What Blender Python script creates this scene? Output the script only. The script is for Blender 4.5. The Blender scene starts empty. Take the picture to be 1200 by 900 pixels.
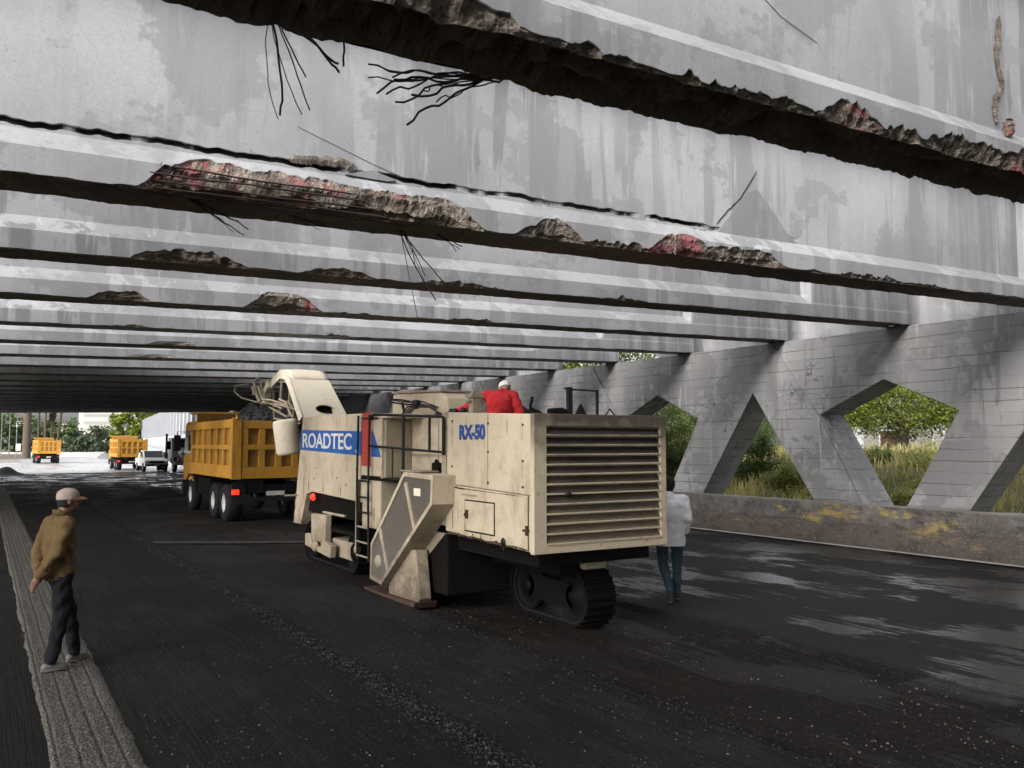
import bpy, bmesh, math, random
from mathutils import Vector, Matrix, Euler, noise as mn
from mathutils.geometry import delaunay_2d_cdt
random.seed(7)
R = math.radians
SC = bpy.context.scene
COL = SC.collection

# ---------------------------------------------------------------- helpers
class MB:
    """collects simple shapes, links them as one mesh"""
    def __init__(s): s.v = []; s.f = []; s.m = []; s.sm = []
    def add(s, vs, fs, m=0, smooth=False):
        b = len(s.v); s.v += [tuple(p) for p in vs]
        for f in fs:
            s.f.append([i + b for i in f]); s.m.append(m); s.sm.append(smooth)
        return s
    def box(s, x0, x1, y0, y1, z0, z1, m=0):
        vs = [(x, y, z) for z in (z0, z1) for y in (y0, y1) for x in (x0, x1)]
        return s.add(vs, [(0,2,3,1),(4,5,7,6),(0,1,5,4),(2,6,7,3),(0,4,6,2),(1,3,7,5)], m)
    def bar(s, p, q, w, h, m=0, up=(0,0,1)):
        p, q = Vector(p), Vector(q); d = (q-p).normalized(); u = Vector(up)
        if abs(d.dot(u)) > .98: u = Vector((1,0,0))
        a = d.cross(u).normalized()*w/2; b = a.cross(d).normalized()*h/2
        vs = [p-a-b, p+a-b, p+a+b, p-a+b, q-a-b, q+a-b, q+a+b, q-a+b]
        return s.add(vs, [(3,2,1,0),(4,5,6,7),(0,1,5,4),(1,2,6,5),(2,3,7,6),(3,0,4,7)], m)
    def tube(s, pts, r, n=8, m=0, r1=None, caps=True, smooth=True):
        pts = [Vector(p) for p in pts]; k = len(pts); rings = []
        ref = None
        for i, p in enumerate(pts):
            d = (pts[min(i+1,k-1)] - pts[max(i-1,0)]).normalized()
            if ref is None:
                ref = Vector((0,0,1)) if abs(d.z) < .9 else Vector((1,0,0))
            a = d.cross(ref).normalized(); b = a.cross(d).normalized(); ref = b
            rr = r if r1 is None else r + (r1-r)*i/(k-1)
            rings.append([p + a*math.cos(2*math.pi*j/n)*rr + b*math.sin(2*math.pi*j/n)*rr for j in range(n)])
        vs = [v for g in rings for v in g]; fs = []
        for i in range(k-1):
            for j in range(n):
                fs.append((i*n+j, i*n+(j+1)%n, (i+1)*n+(j+1)%n, (i+1)*n+j))
        s.add(vs, fs, m, smooth)
        if caps:
            s.add(rings[0], [tuple(range(n))[::-1]], m); s.add(rings[-1], [tuple(range(n))], m)
        return s
    def cyl(s, p, q, r, n=24, m=0, r1=None): return s.tube([p, q], r, n, m, r1)
    def lathe(s, prof, c, axis, n=28, m=0):
        """prof: (radius, offset along axis)"""
        ax = Vector(axis).normalized(); a = ax.orthogonal().normalized(); b = ax.cross(a); c = Vector(c)
        vs = []; fs = []
        for r, t in prof:
            for j in range(n):
                w = 2*math.pi*j/n
                vs.append(c + ax*t + (a*math.cos(w)+b*math.sin(w))*r)
        for i in range(len(prof)-1):
            for j in range(n): fs.append((i*n+j, i*n+(j+1)%n, (i+1)*n+(j+1)%n, (i+1)*n+j))
        return s.add(vs, fs, m, True)
    def prism(s, pts, a0, a1, axis='x', m=0):
        """2D polygon extruded: axis x -> pts are (y,z); y -> (x,z); z -> (x,y)"""
        def P(u, v, a): return {'x': (a,u,v), 'y': (u,a,v), 'z': (u,v,a)}[axis]
        n = len(pts)
        vs = [P(u,v,a0) for u,v in pts] + [P(u,v,a1) for u,v in pts]
        return s.add(vs, [tuple(range(n))[::-1], tuple(range(n,2*n))] + [(i,(i+1)%n,n+(i+1)%n,n+i) for i in range(n)], m)
    def grid(s, rows, m=0, smooth=True, close=False):
        n = len(rows[0]); vs = [p for r in rows for p in r]; fs = []
        for i in range(len(rows)-1):
            for j in range(n if close else n-1):
                fs.append((i*n+j, i*n+(j+1)%n, (i+1)*n+(j+1)%n, (i+1)*n+j))
        return s.add(vs, fs, m, smooth)
    def build(s, name, mats, parent=None, bev=0, local=False, recalc=True, attrs=None, fix=None):
        off = Vector((0,0,0)) if local or parent is None else wloc(parent)
        if fix is not None: off = Vector(fix)
        me = bpy.data.meshes.new(name)
        me.from_pydata([(p[0]-off.x, p[1]-off.y, p[2]-off.z) for p in s.v], [], s.f)
        for mt in (mats if isinstance(mats, (list, tuple)) else [mats]): me.materials.append(mt)
        me.polygons.foreach_set('material_index', s.m); me.polygons.foreach_set('use_smooth', s.sm)
        if recalc:
            bm = bmesh.new(); bm.from_mesh(me); bmesh.ops.recalc_face_normals(bm, faces=bm.faces); bm.to_mesh(me); bm.free()
        me.update()
        o = bpy.data.objects.new(name, me); COL.objects.link(o)
        if fix is not None: o.location = off
        if parent is not None: o.parent = parent
        if bev:
            b = o.modifiers.new('bevel', 'BEVEL'); b.width = bev; b.segments = 2; b.limit_method = 'ANGLE'; b.angle_limit = R(40)
        return o

def wloc(o):
    l = Vector(o.location)
    while o.parent: o = o.parent; l += Vector(o.location)
    return l
def tag(o, label=None, cat=None, group=None, kind=None):
    if label: o['label'] = label
    if cat: o['category'] = cat
    if group: o['group'] = group
    if kind: o['kind'] = kind
    return o
def empty(name, loc, label=None, cat=None, group=None):
    o = bpy.data.objects.new(name, None); COL.objects.link(o); o.location = loc; o.empty_display_size = .2
    return tag(o, label, cat, group)
def copy_tree(o, parent=None):
    c = o.copy(); COL.objects.link(c)
    if parent is not None: c.parent = parent
    for ch in [x for x in bpy.data.objects if x.parent == o and x is not c]: copy_tree(ch, c)
    return c
def eval_mesh(o):
    dg = bpy.context.evaluated_depsgraph_get(); dg.update()
    return bpy.data.meshes.new_from_object(o.evaluated_get(dg))
def fbm(x, y, z, o=4): return mn.fractal(Vector((x,y,z)), 1.0, 2.0, o)
def clamp(x, a=0., b=1.): return max(a, min(b, x))
def sstep(a, b, x):
    t = clamp((x-a)/(b-a)); return t*t*(3-2*t)

# ---------------------------------------------------------------- materials
class NT:
    def __init__(s, name):
        s.mat = bpy.data.materials.new(name); s.mat.use_nodes = True
        s.t = s.mat.node_tree; s.b = s.t.nodes['Principled BSDF']
        s.co = s.t.nodes.new('ShaderNodeTexCoord').outputs['Object']
    def link(s, a, b): s.t.links.new(a, b)
    def inp(s, sock, v):
        if isinstance(v, bpy.types.NodeSocket): s.link(v, sock)
        elif isinstance(v, (tuple, list)) and len(v) == 3 and sock.type == 'RGBA': sock.default_value = (*v, 1)
        else: sock.default_value = v
    def mapping(s, scale, rot=(0,0,0), src=None, loc=(0,0,0)):
        n = s.t.nodes.new('ShaderNodeMapping'); s.link(src or s.co, n.inputs[0]); n.inputs['Scale'].default_value = scale
        n.inputs['Rotation'].default_value = rot; n.inputs['Location'].default_value = loc
        return n.outputs[0]
    def noise(s, scale, detail=4, rough=.55, src=None, dist=0., col=False):
        n = s.t.nodes.new('ShaderNodeTexNoise'); s.link(src or s.co, n.inputs['Vector'])
        n.inputs['Scale'].default_value = scale; n.inputs['Detail'].default_value = detail; n.inputs['Roughness'].default_value = rough
        n.inputs['Distortion'].default_value = dist
        return n.outputs['Color' if col else 'Fac']
    def voro(s, scale, feat='F1', out='Distance', src=None, rnd=1.):
        n = s.t.nodes.new('ShaderNodeTexVoronoi'); n.feature = feat; s.link(src or s.co, n.inputs['Vector'])
        n.inputs['Scale'].default_value = scale; n.inputs['Randomness'].default_value = rnd
        return n.outputs[out]
    def ramp(s, fac, *stops, interp='LINEAR'):
        n = s.t.nodes.new('ShaderNodeValToRGB'); s.inp(n.inputs[0], fac); e = n.color_ramp.elements; n.color_ramp.interpolation = interp
        def c4(c): return (c,c,c,1) if not isinstance(c,(tuple,list)) else (*c,1)
        e[0].position, e[0].color = stops[0][0], c4(stops[0][1]); e[1].position, e[1].color = stops[-1][0], c4(stops[-1][1])
        for p, c in stops[1:-1]:
            k = e.new(p); k.color = c4(c)
        return n.outputs[0]
    def mix(s, f, a, b, mode='MIX'):
        n = s.t.nodes.new('ShaderNodeMix'); n.data_type = 'RGBA'; n.blend_type = mode; n.clamp_factor = True
        s.inp(n.inputs[0], f); s.inp(n.inputs[6], a); s.inp(n.inputs[7], b); return n.outputs[2]
    def math(s, op, a, b=0.):
        n = s.t.nodes.new('ShaderNodeMath'); n.operation = op; s.inp(n.inputs[0], a); s.inp(n.inputs[1], b); return n.outputs[0]
    def sep(s, src=None):
        n = s.t.nodes.new('ShaderNodeSeparateXYZ'); s.link(src or s.co, n.inputs[0]); return n.outputs
    def attr(s, name):
        n = s.t.nodes.new('ShaderNodeAttribute'); n.attribute_name = name; return n.outputs
    def bump(s, h, strength=.3, dist=.01, prev=None):
        n = s.t.nodes.new('ShaderNodeBump'); s.inp(n.inputs['Height'], h); n.inputs['Strength'].default_value = strength; n.inputs['Distance'].default_value = dist
        if prev: s.link(prev, n.inputs['Normal'])
        return n.outputs[0]
    def out(s, col=None, rough=None, normal=None, metal=None, spec=None, emis=None, es=1.):
        if col is not None: s.inp(s.b.inputs['Base Color'], col)
        if rough is not None: s.inp(s.b.inputs['Roughness'], rough)
        if normal is not None: s.link(normal, s.b.inputs['Normal'])
        if metal is not None: s.inp(s.b.inputs['Metallic'], metal)
        if spec is not None: s.inp(s.b.inputs['Specular IOR Level'], spec)
        if emis is not None: s.inp(s.b.inputs['Emission Color'], emis); s.b.inputs['Emission Strength'].default_value = es
        return s.mat

def loc_(n): return n.mapping((1,1,.8), loc=(3.1,5.7,1.3))
def concrete(name, base=(.40,.40,.41), boards=False, damaged=False, dark=.5, streaks=1., graffiti=False):
    n = NT(name)
    big = n.noise(.55, 6, .6)
    c = n.mix(n.ramp(big, (.35,0), (.68,1)), base, tuple(x*.74 for x in base))
    # water stains running down, with fairly crisp borders
    zone = n.ramp(n.noise(.33, 3, .5, loc_(n)), (.40,.15), (.62,1)); st = n.noise(1.05, 5, .6, n.mapping((2.6,2.6,.26)), dist=.5)
    st2 = n.noise(.7, 5, .65, n.mapping((1,1,1.2)))
    c = n.mix(n.math('MULTIPLY', n.math('MULTIPLY', n.ramp(st, (.50,0), (.545,1)), zone), min(1, .76*streaks)), c, tuple(x*dark for x in base))
    c = n.mix(n.math('MULTIPLY', n.ramp(st2, (.515,0), (.54,1)), min(1, .64*streaks)), c, tuple(x*.58 for x in base))
    pale = n.noise(2.1, 5, .6, n.mapping((4,4,.35), loc=(7,3,1)), dist=.4)
    c = n.mix(n.math('MULTIPLY', n.math('MULTIPLY', n.ramp(pale, (.60,0), (.66,1)), zone), .40*streaks), c, (.55,.55,.545))
    fine = n.noise(38, 4, .7); c = n.mix(n.ramp(fine, (.3,.32), (.7,0)), c, tuple(x*.5 for x in base))
    pits = n.voro(26); c = n.mix(n.ramp(pits, (.06,.75), (.13,0)), c, (.08,.078,.075))
    drk = n.noise(3.3, 6, .7, dist=.5); c = n.mix(n.ramp(drk, (.66,0), (.72,.6)), c, (.12,.118,.115))
    # thin wandering cracks
    w = n.mapping((1,1,1)); wa = n.t.nodes.new('ShaderNodeVectorMath'); wa.operation = 'ADD'
    sc = n.t.nodes.new('ShaderNodeVectorMath'); sc.operation = 'SCALE'; n.link(n.noise(1.1, 4, .5, col=True), sc.inputs[0]); sc.inputs['Scale'].default_value = .7
    n.link(w, wa.inputs[0]); n.link(sc.outputs[0], wa.inputs[1])
    cr = n.voro(.42, 'DISTANCE_TO_EDGE', 'Distance', wa.outputs[0])
    crk = n.math('MULTIPLY', .0 if damaged else .6, n.math('MULTIPLY', n.ramp(cr, (.0,1), (.0035,0)), n.ramp(n.noise(.8, 2), (.58,0), (.63,1))))
    c = n.mix(n.math('MULTIPLY', crk, .8), c, (.05,.048,.045))
    nb = n.bump(fine, .25, .01); nb = n.bump(big, .3, .05, nb); nb = n.bump(n.math('MULTIPLY', crk, -1.), .5, .01, nb)
    if boards:
        x, y, z = n.sep()
        zz = n.math('ADD', n.math('MULTIPLY', z, 1/.235), n.math('MULTIPLY', n.noise(1.5, 3), .25))
        fr = n.math('FRACT', zz)
        ln = n.ramp(fr, (0,1), (.06,.0), (.94,0), (1,1))
        brk = n.ramp(n.noise(2.0, 4, .6, n.mapping((1,.45,5))), (.44,.12), (.56,1))
        c = n.mix(n.math('MULTIPLY', n.math('MULTIPLY', ln, brk), .95), c, (.045,.043,.041))
        wn = n.t.nodes.new('ShaderNodeTexWhiteNoise'); wn.noise_dimensions = '1D'; n.link(n.math('FLOOR', zz), wn.inputs['W'])
        c = n.mix(n.math('MULTIPLY', wn.outputs[0], .22), c, tuple(q*.55 for q in base))
        nb = n.bump(n.math('MULTIPLY', ln, -1.), .5, .012, nb)
    if graffiti:
        gr = n.voro(2.6, 'DISTANCE_TO_EDGE', 'Distance', wa.outputs[0])
        gm = n.math('MULTIPLY', n.ramp(gr, (0,1), (.02,0)), n.ramp(n.noise(.5, 3), (.56,0), (.6,1)))
        c = n.mix(n.math('MULTIPLY', gm, .8), c, (.035,.035,.045))
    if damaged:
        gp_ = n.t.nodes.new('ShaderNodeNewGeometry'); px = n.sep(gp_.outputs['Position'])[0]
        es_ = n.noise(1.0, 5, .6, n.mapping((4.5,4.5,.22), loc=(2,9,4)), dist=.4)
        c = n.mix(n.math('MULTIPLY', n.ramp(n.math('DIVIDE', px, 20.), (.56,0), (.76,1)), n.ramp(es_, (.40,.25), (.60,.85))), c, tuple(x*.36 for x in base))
    rough = n.ramp(st2, (.4,.85), (.6,.6))
    if damaged:
        sp = n.attr('spall')['Fac']; rd = n.attr('red')['Fac']
        jag = n.noise(9, 6, .7); jag2 = n.noise(30, 4, .7)
        m = n.ramp(n.math('ADD', sp, n.math('MULTIPLY', n.math('SUBTRACT', jag, .5), .5)), (.40,0), (.55,1))
        v1 = n.voro(42, 'F1', 'Color'); v2 = n.voro(42, 'F1', 'Distance')
        rub = n.noise(20, 9, .74, dist=.3)
        stone = n.ramp(rub, (.30,(.045,.034,.026)), (.43,(.165,.130,.10)), (.54,(.36,.31,.26)), (.68,(.55,.51,.46)))
        stone = n.mix(n.math('MULTIPLY', n.ramp(v1, (.62,0), (.66,.85)), n.ramp(v2, (.32,1), (.45,0))), stone, n.ramp(v1, (.62,(.42,.37,.30)), (.8,(.16,.12,.09)), (1,(.30,.27,.24))))
        dk = n.noise(5, 6, .75); stone = n.mix(n.ramp(dk, (.48,0), (.62,.72)), stone, (.045,.032,.025))
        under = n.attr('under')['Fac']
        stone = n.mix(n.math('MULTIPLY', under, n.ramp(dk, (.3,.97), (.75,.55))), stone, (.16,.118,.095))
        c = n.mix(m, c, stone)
        rm = n.ramp(n.math('ADD', n.math('MULTIPLY', rd, .55), n.math('MULTIPLY', n.math('SUBTRACT', n.noise(4.5, 6, .75), .5), 2.2)), (.50,0), (.62,.85)); rm = n.math('MULTIPLY', rm, n.ramp(under, (.0,1), (.6,.15)))
        redc = n.mix(jag2, (.22,.024,.038), (.46,.16,.17))
        c = n.mix(n.math('MULTIPLY', n.math('MULTIPLY', rm, m), .9), c, redc)
        hgt = n.math('MULTIPLY', m, n.math('ADD', n.math('ADD', n.math('MULTIPLY', v2, -.5), jag2), n.math('MULTIPLY', rub, 1.6)))
        nb = n.bump(hgt, .9, .035, nb)
        gv = n.attr('crack')['Fac']; c = n.mix(n.ramp(gv, (.30,0), (.55,1)), c, (.012,.011,.010))
    return n.out(c, rough, nb, spec=.3)

def paint(name, col, dirt=(.10,.075,.05), amount=.5, rust=.25, rough=.45, scale=1., drip=True, metal=0., mud=None):
    n = NT(name)
    b1 = n.noise(1.1*scale, 6, .65); c = n.mix(n.ramp(b1, (.35,0), (.75,.8*amount)), col, tuple(x*.62 for x in col))
    if drip:
        d = n.noise(1.5*scale, 6, .65, n.mapping((2.6,2.6,.5)), dist=.6); c = n.mix(n.math('MULTIPLY', n.ramp(d, (.56,0), (.74,1)), amount), c, dirt)
        d2 = n.noise(3.2*scale, 6, .7, dist=.3); c = n.mix(n.math('MULTIPLY', n.ramp(d2, (.55,0), (.68,1)), amount*.7), c, tuple((a+2*b)/3 for a, b in zip(col, dirt)))
    s = n.noise(9*scale, 6, .75); c = n.mix(n.math('MULTIPLY', n.ramp(s, (.60,0), (.66,1)), amount), c, tuple((a+b)/2 for a, b in zip(col, dirt)))
    r = n.noise(16*scale, 5, .7, dist=.6); c = n.mix(n.math('MULTIPLY', n.ramp(r, (.70,0), (.75,1)), min(1, rust*2.2)), c, (.085,.032,.014))
    if mud:                                                   # dried splash and grease, thickest low down, with a ragged top
        gp_ = n.t.nodes.new('ShaderNodeNewGeometry'); pz = n.sep(gp_.outputs['Position'])[2]
        sp_ = n.noise(4.5, 7, .72, dist=.3); e = n.math('ADD', n.math('DIVIDE', n.math('SUBTRACT', mud[1], pz), mud[1]-mud[0]), n.math('MULTIPLY', n.math('SUBTRACT', sp_, .5), 1.7))
        c = n.mix(n.ramp(e, (.25,0), (1.0,.88)), c, (.060,.044,.031))
        sm = n.noise(.9, 6, .7, dist=.5); c = n.mix(n.ramp(sm, (.50,0), (.66,.5)), c, (.16,.118,.078))
        wr = n.noise(24, 5, .75); c = n.mix(n.ramp(wr, (.63,0), (.70,.55)), c, (.075,.055,.04))
    f = n.noise(60, 3, .6); c = n.mix(n.ramp(f, (.35,.18*amount*2), (.6,0)), c, tuple(x*.5 for x in col))
    nb = n.bump(b1, .12, .03); nb = n.bump(f, .12, .004, nb)
    return n.out(c, n.ramp(b1, (.3,rough), (.8,min(1,rough+.3))), nb, metal=metal, spec=.35)

def plain(name, col, rough=.6, var=.35, scale=8, metal=0., bumpk=.15, emis=None, es=1., spec=.5):
    n = NT(name); a = n.noise(scale, 5, .65); b = n.noise(scale*7, 3, .6)
    c = n.mix(n.ramp(a, (.3,0), (.75,var)), col, tuple(x*.45 for x in col)); c = n.mix(n.ramp(b, (.35,var*.6), (.65,0)), c, tuple(x*.55 for x in col))
    return n.out(c, rough, n.bump(b, bumpk, .006), metal=metal, emis=emis, es=es, spec=spec)

def cloth(name, col, scale=60, rough=.9):
    n = NT(name); a = n.noise(7, 5, .6); w = n.noise(scale*4, 2, .5, n.mapping((1,1,.35)))
    c = n.mix(n.ramp(a, (.3,0), (.75,.5)), col, tuple(x*.6 for x in col)); c = n.mix(n.ramp(w, (.3,.25), (.7,0)), c, tuple(x*.55 for x in col))
    nb = n.bump(n.noise(9, 5, .6, n.mapping((1,1,.55)), dist=1.2), .45, .03); nb = n.bump(w, .2, .003, nb)
    return n.out(c, rough, nb, spec=.2)

def leafmat(name, a, b, rough=.55):
    n = NT(name); t = n.attr('tint')['Color']
    s = n.t.nodes.new('ShaderNodeSeparateColor'); n.link(t, s.inputs[0])
    c = n.mix(s.outputs[0], a, b)
    n.out(c, rough, spec=.3)
    tr = n.t.nodes.new('ShaderNodeBsdfTranslucent'); n.link(c, tr.inputs[0])
    mx = n.t.nodes.new('ShaderNodeMixShader'); mx.inputs[0].default_value = .3
    o = n.t.nodes['Material Output']; n.link(n.b.outputs[0], mx.inputs[1]); n.link(tr.outputs[0], mx.inputs[2]); n.link(mx.outputs[0], o.inputs[0])
    return n.mat

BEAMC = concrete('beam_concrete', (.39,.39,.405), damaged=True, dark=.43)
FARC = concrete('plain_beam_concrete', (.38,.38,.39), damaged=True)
WALLC = concrete('board_marked_concrete', (.325,.322,.325), boards=True, graffiti=True, streaks=1.4, dark=.42)
BEIGE = paint('beige_machine_paint', (.47,.395,.29), (.12,.085,.05), .5, .35, .5, mud=(.1,1.5))
CREAM = paint('cream_hood_paint', (.76,.68,.54), (.30,.20,.12), .32, .9, .5, 2.)
BEIGED = paint('dirty_beige_paint', (.30,.25,.18), (.05,.038,.028), .6, .35, .55)
MESHG = plain('grey_brown_mesh_panel', (.105,.090,.075), .6, .5, 5)
def soot_mat():
    n = NT('sooty_grille_paint'); x, y, z = n.sep(); a = n.noise(3, 5, .65)
    k = n.math('ADD', n.math('MULTIPLY', z, 1.), n.math('MULTIPLY', n.math('SUBTRACT', a, .5), .9))
    c = n.mix(n.ramp(n.math('MULTIPLY', k, .4), (.78,0), (1.0,.90)), (.46,.385,.28), (.022,.018,.016)); s = n.noise(14, 5, .7); c = n.mix(n.ramp(s, (.58,0), (.68,.6)), c, (.13,.09,.06))
    return n.out(c, .55, n.bump(s, .15, .01))
SLATM = soot_mat()
def louvre_mat():
    n = NT('sooty_louvre_paint'); x, y, z = n.sep(); a = n.noise(2.2, 5, .65)
    k = n.math('ADD', n.math('MULTIPLY', z, .4), n.math('MULTIPLY', n.math('SUBTRACT', a, .5), .45))
    c = n.mix(n.ramp(k, (.48,0), (.82,.93)), (.135,.104,.074), (.012,.010,.009)); s = n.noise(18, 5, .7); c = n.mix(n.ramp(s, (.5,0), (.68,.7)), c, (.045,.034,.025))
    return n.out(c, .65, n.bump(s, .15, .01), spec=.3)
SLATD = louvre_mat()
GRIME = plain('oily_grime', (.060,.042,.028), .75, .5, 14, spec=.2)
BLACKM = plain('black_steel', (.010,.010,.010), .5, .4, spec=.25)
GREASE_SHADE = plain('greasy_shade_dark_steel', (.0062,.0054,.0048), .7, .5, 6, spec=.10)  # greasy steel, its colour lowered further for the shade under the machine
RUSTY = paint('rusty_skid_steel', (.05,.026,.018), (.03,.018,.012), .6, .9, .7)
RUBBER = plain('rubber', (.012,.012,.012), .85, .4, spec=.2)
YELLOW = paint('yellow_tipper_paint', (.44,.215,.026), (.06,.045,.02), .7, .45, .45)
YELLIN = paint('yellow_recess_paint', (.30,.155,.03), (.09,.05,.02), .6, .3, .5)
BLUE = paint('blue_stripe_paint', (.018,.085,.30), (.02,.04,.10), .2, .05, .4, drip=False)
RED = paint('red_stripe_paint', (.36,.050,.035), (.10,.03,.02), .25, .1, .4, drip=False)
WHITEL = paint('white_lettering', (.58,.57,.54), (.20,.19,.18), .45, .1)
BLUEL = paint('blue_lettering', (.012,.055,.22), (.08,.09,.11), .4, .1)
WHITEP = plain('white_car_paint', (.72,.72,.71), .3, .1)
GREYP = plain('grey_truck_paint', (.36,.36,.36), .4, .2)
GLASS = plain('dark_window_glass', (.03,.035,.04), .08, .2, 3, bumpk=.0)
LAMPR = plain('lit_red_lamp', (.5,.02,.01), .3, .1, emis=(1.,.03,.012), es=.75)
REBAR = plain('rusty_rebar', (.034,.019,.013), .75, .5, 30)
CHROME = plain('worn_chrome', (.5,.5,.5), .25, .2, metal=1.)
# ---------------------------------------------------------------- camera, sky, sun
cam = bpy.data.cameras.new('camera'); cam.lens = 30.0; cam.sensor_width = 36; cam.clip_end = 5000; cam.clip_start = .05
co = bpy.data.objects.new('camera', cam); COL.objects.link(co); co.location = (0,0,2.2)
co.rotation_euler = (R(94.004), 0, R(-31.736)); SC.camera = co
SUN_EL, SUN_AZ = R(28.5), R(243)          # compass direction the light comes from, measured from +Y towards +X
W = bpy.data.worlds.new('World'); SC.world = W; W.use_nodes = True
wt = W.node_tree; bg = wt.nodes['Background']
sky = wt.nodes.new('ShaderNodeTexSky'); sky.sky_type = 'NISHITA'; sky.sun_disc = False
sky.sun_elevation = SUN_EL; sky.sun_rotation = SUN_AZ; sky.air_density = 1.2; sky.dust_density = 4.
hs = wt.nodes.new('ShaderNodeHueSaturation'); hs.inputs['Saturation'].default_value = .22
wt.links.new(sky.outputs[0], hs.inputs['Color'])
tc = wt.nodes.new('ShaderNodeTexCoord'); cn = wt.nodes.new('ShaderNodeTexNoise'); cn.inputs['Scale'].default_value = 2.2; cn.inputs['Detail'].default_value = 6
mpn = wt.nodes.new('ShaderNodeMapping'); mpn.inputs['Scale'].default_value = (1,1,3.); wt.links.new(tc.outputs['Generated'], mpn.inputs[0]); wt.links.new(mpn.outputs[0], cn.inputs['Vector'])
rp = wt.nodes.new('ShaderNodeValToRGB'); rp.color_ramp.elements[0].position = .35; rp.color_ramp.elements[0].color = (.72,.73,.76,1); rp.color_ramp.elements[1].position = .65; rp.color_ramp.elements[1].color = (1.15,1.15,1.15,1)
wt.links.new(cn.outputs['Fac'], rp.inputs[0])
mu = wt.nodes.new('ShaderNodeMix'); mu.data_type = 'RGBA'; mu.blend_type = 'MULTIPLY'; mu.inputs[0].default_value = 1.
wt.links.new(hs.outputs[0], mu.inputs[6]); wt.links.new(rp.outputs[0], mu.inputs[7]); wt.links.new(mu.outputs[2], bg.inputs['Color'])
bg.inputs['Strength'].default_value = .15
sl = bpy.data.lights.new('sun', 'SUN'); sl.energy = 1.5; sl.angle = R(38); sl.color = (1,.975,.94)
so = bpy.data.objects.new('sun', sl); COL.objects.link(so)
dv = Vector((-math.sin(SUN_AZ)*math.cos(SUN_EL), -math.cos(SUN_AZ)*math.cos(SUN_EL), -math.sin(SUN_EL)))
so.rotation_euler = dv.to_track_quat('-Z', 'Y').to_euler(); so.location = (0,-20,30)
vs = SC.view_settings; vs.view_transform = 'Standard'; vs.look = 'None'; vs.gamma = 1; vs.exposure = 1.38
SC.display_settings.display_device = 'sRGB'
SC.cycles.max_bounces = 8; SC.cycles.diffuse_bounces = 4

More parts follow.
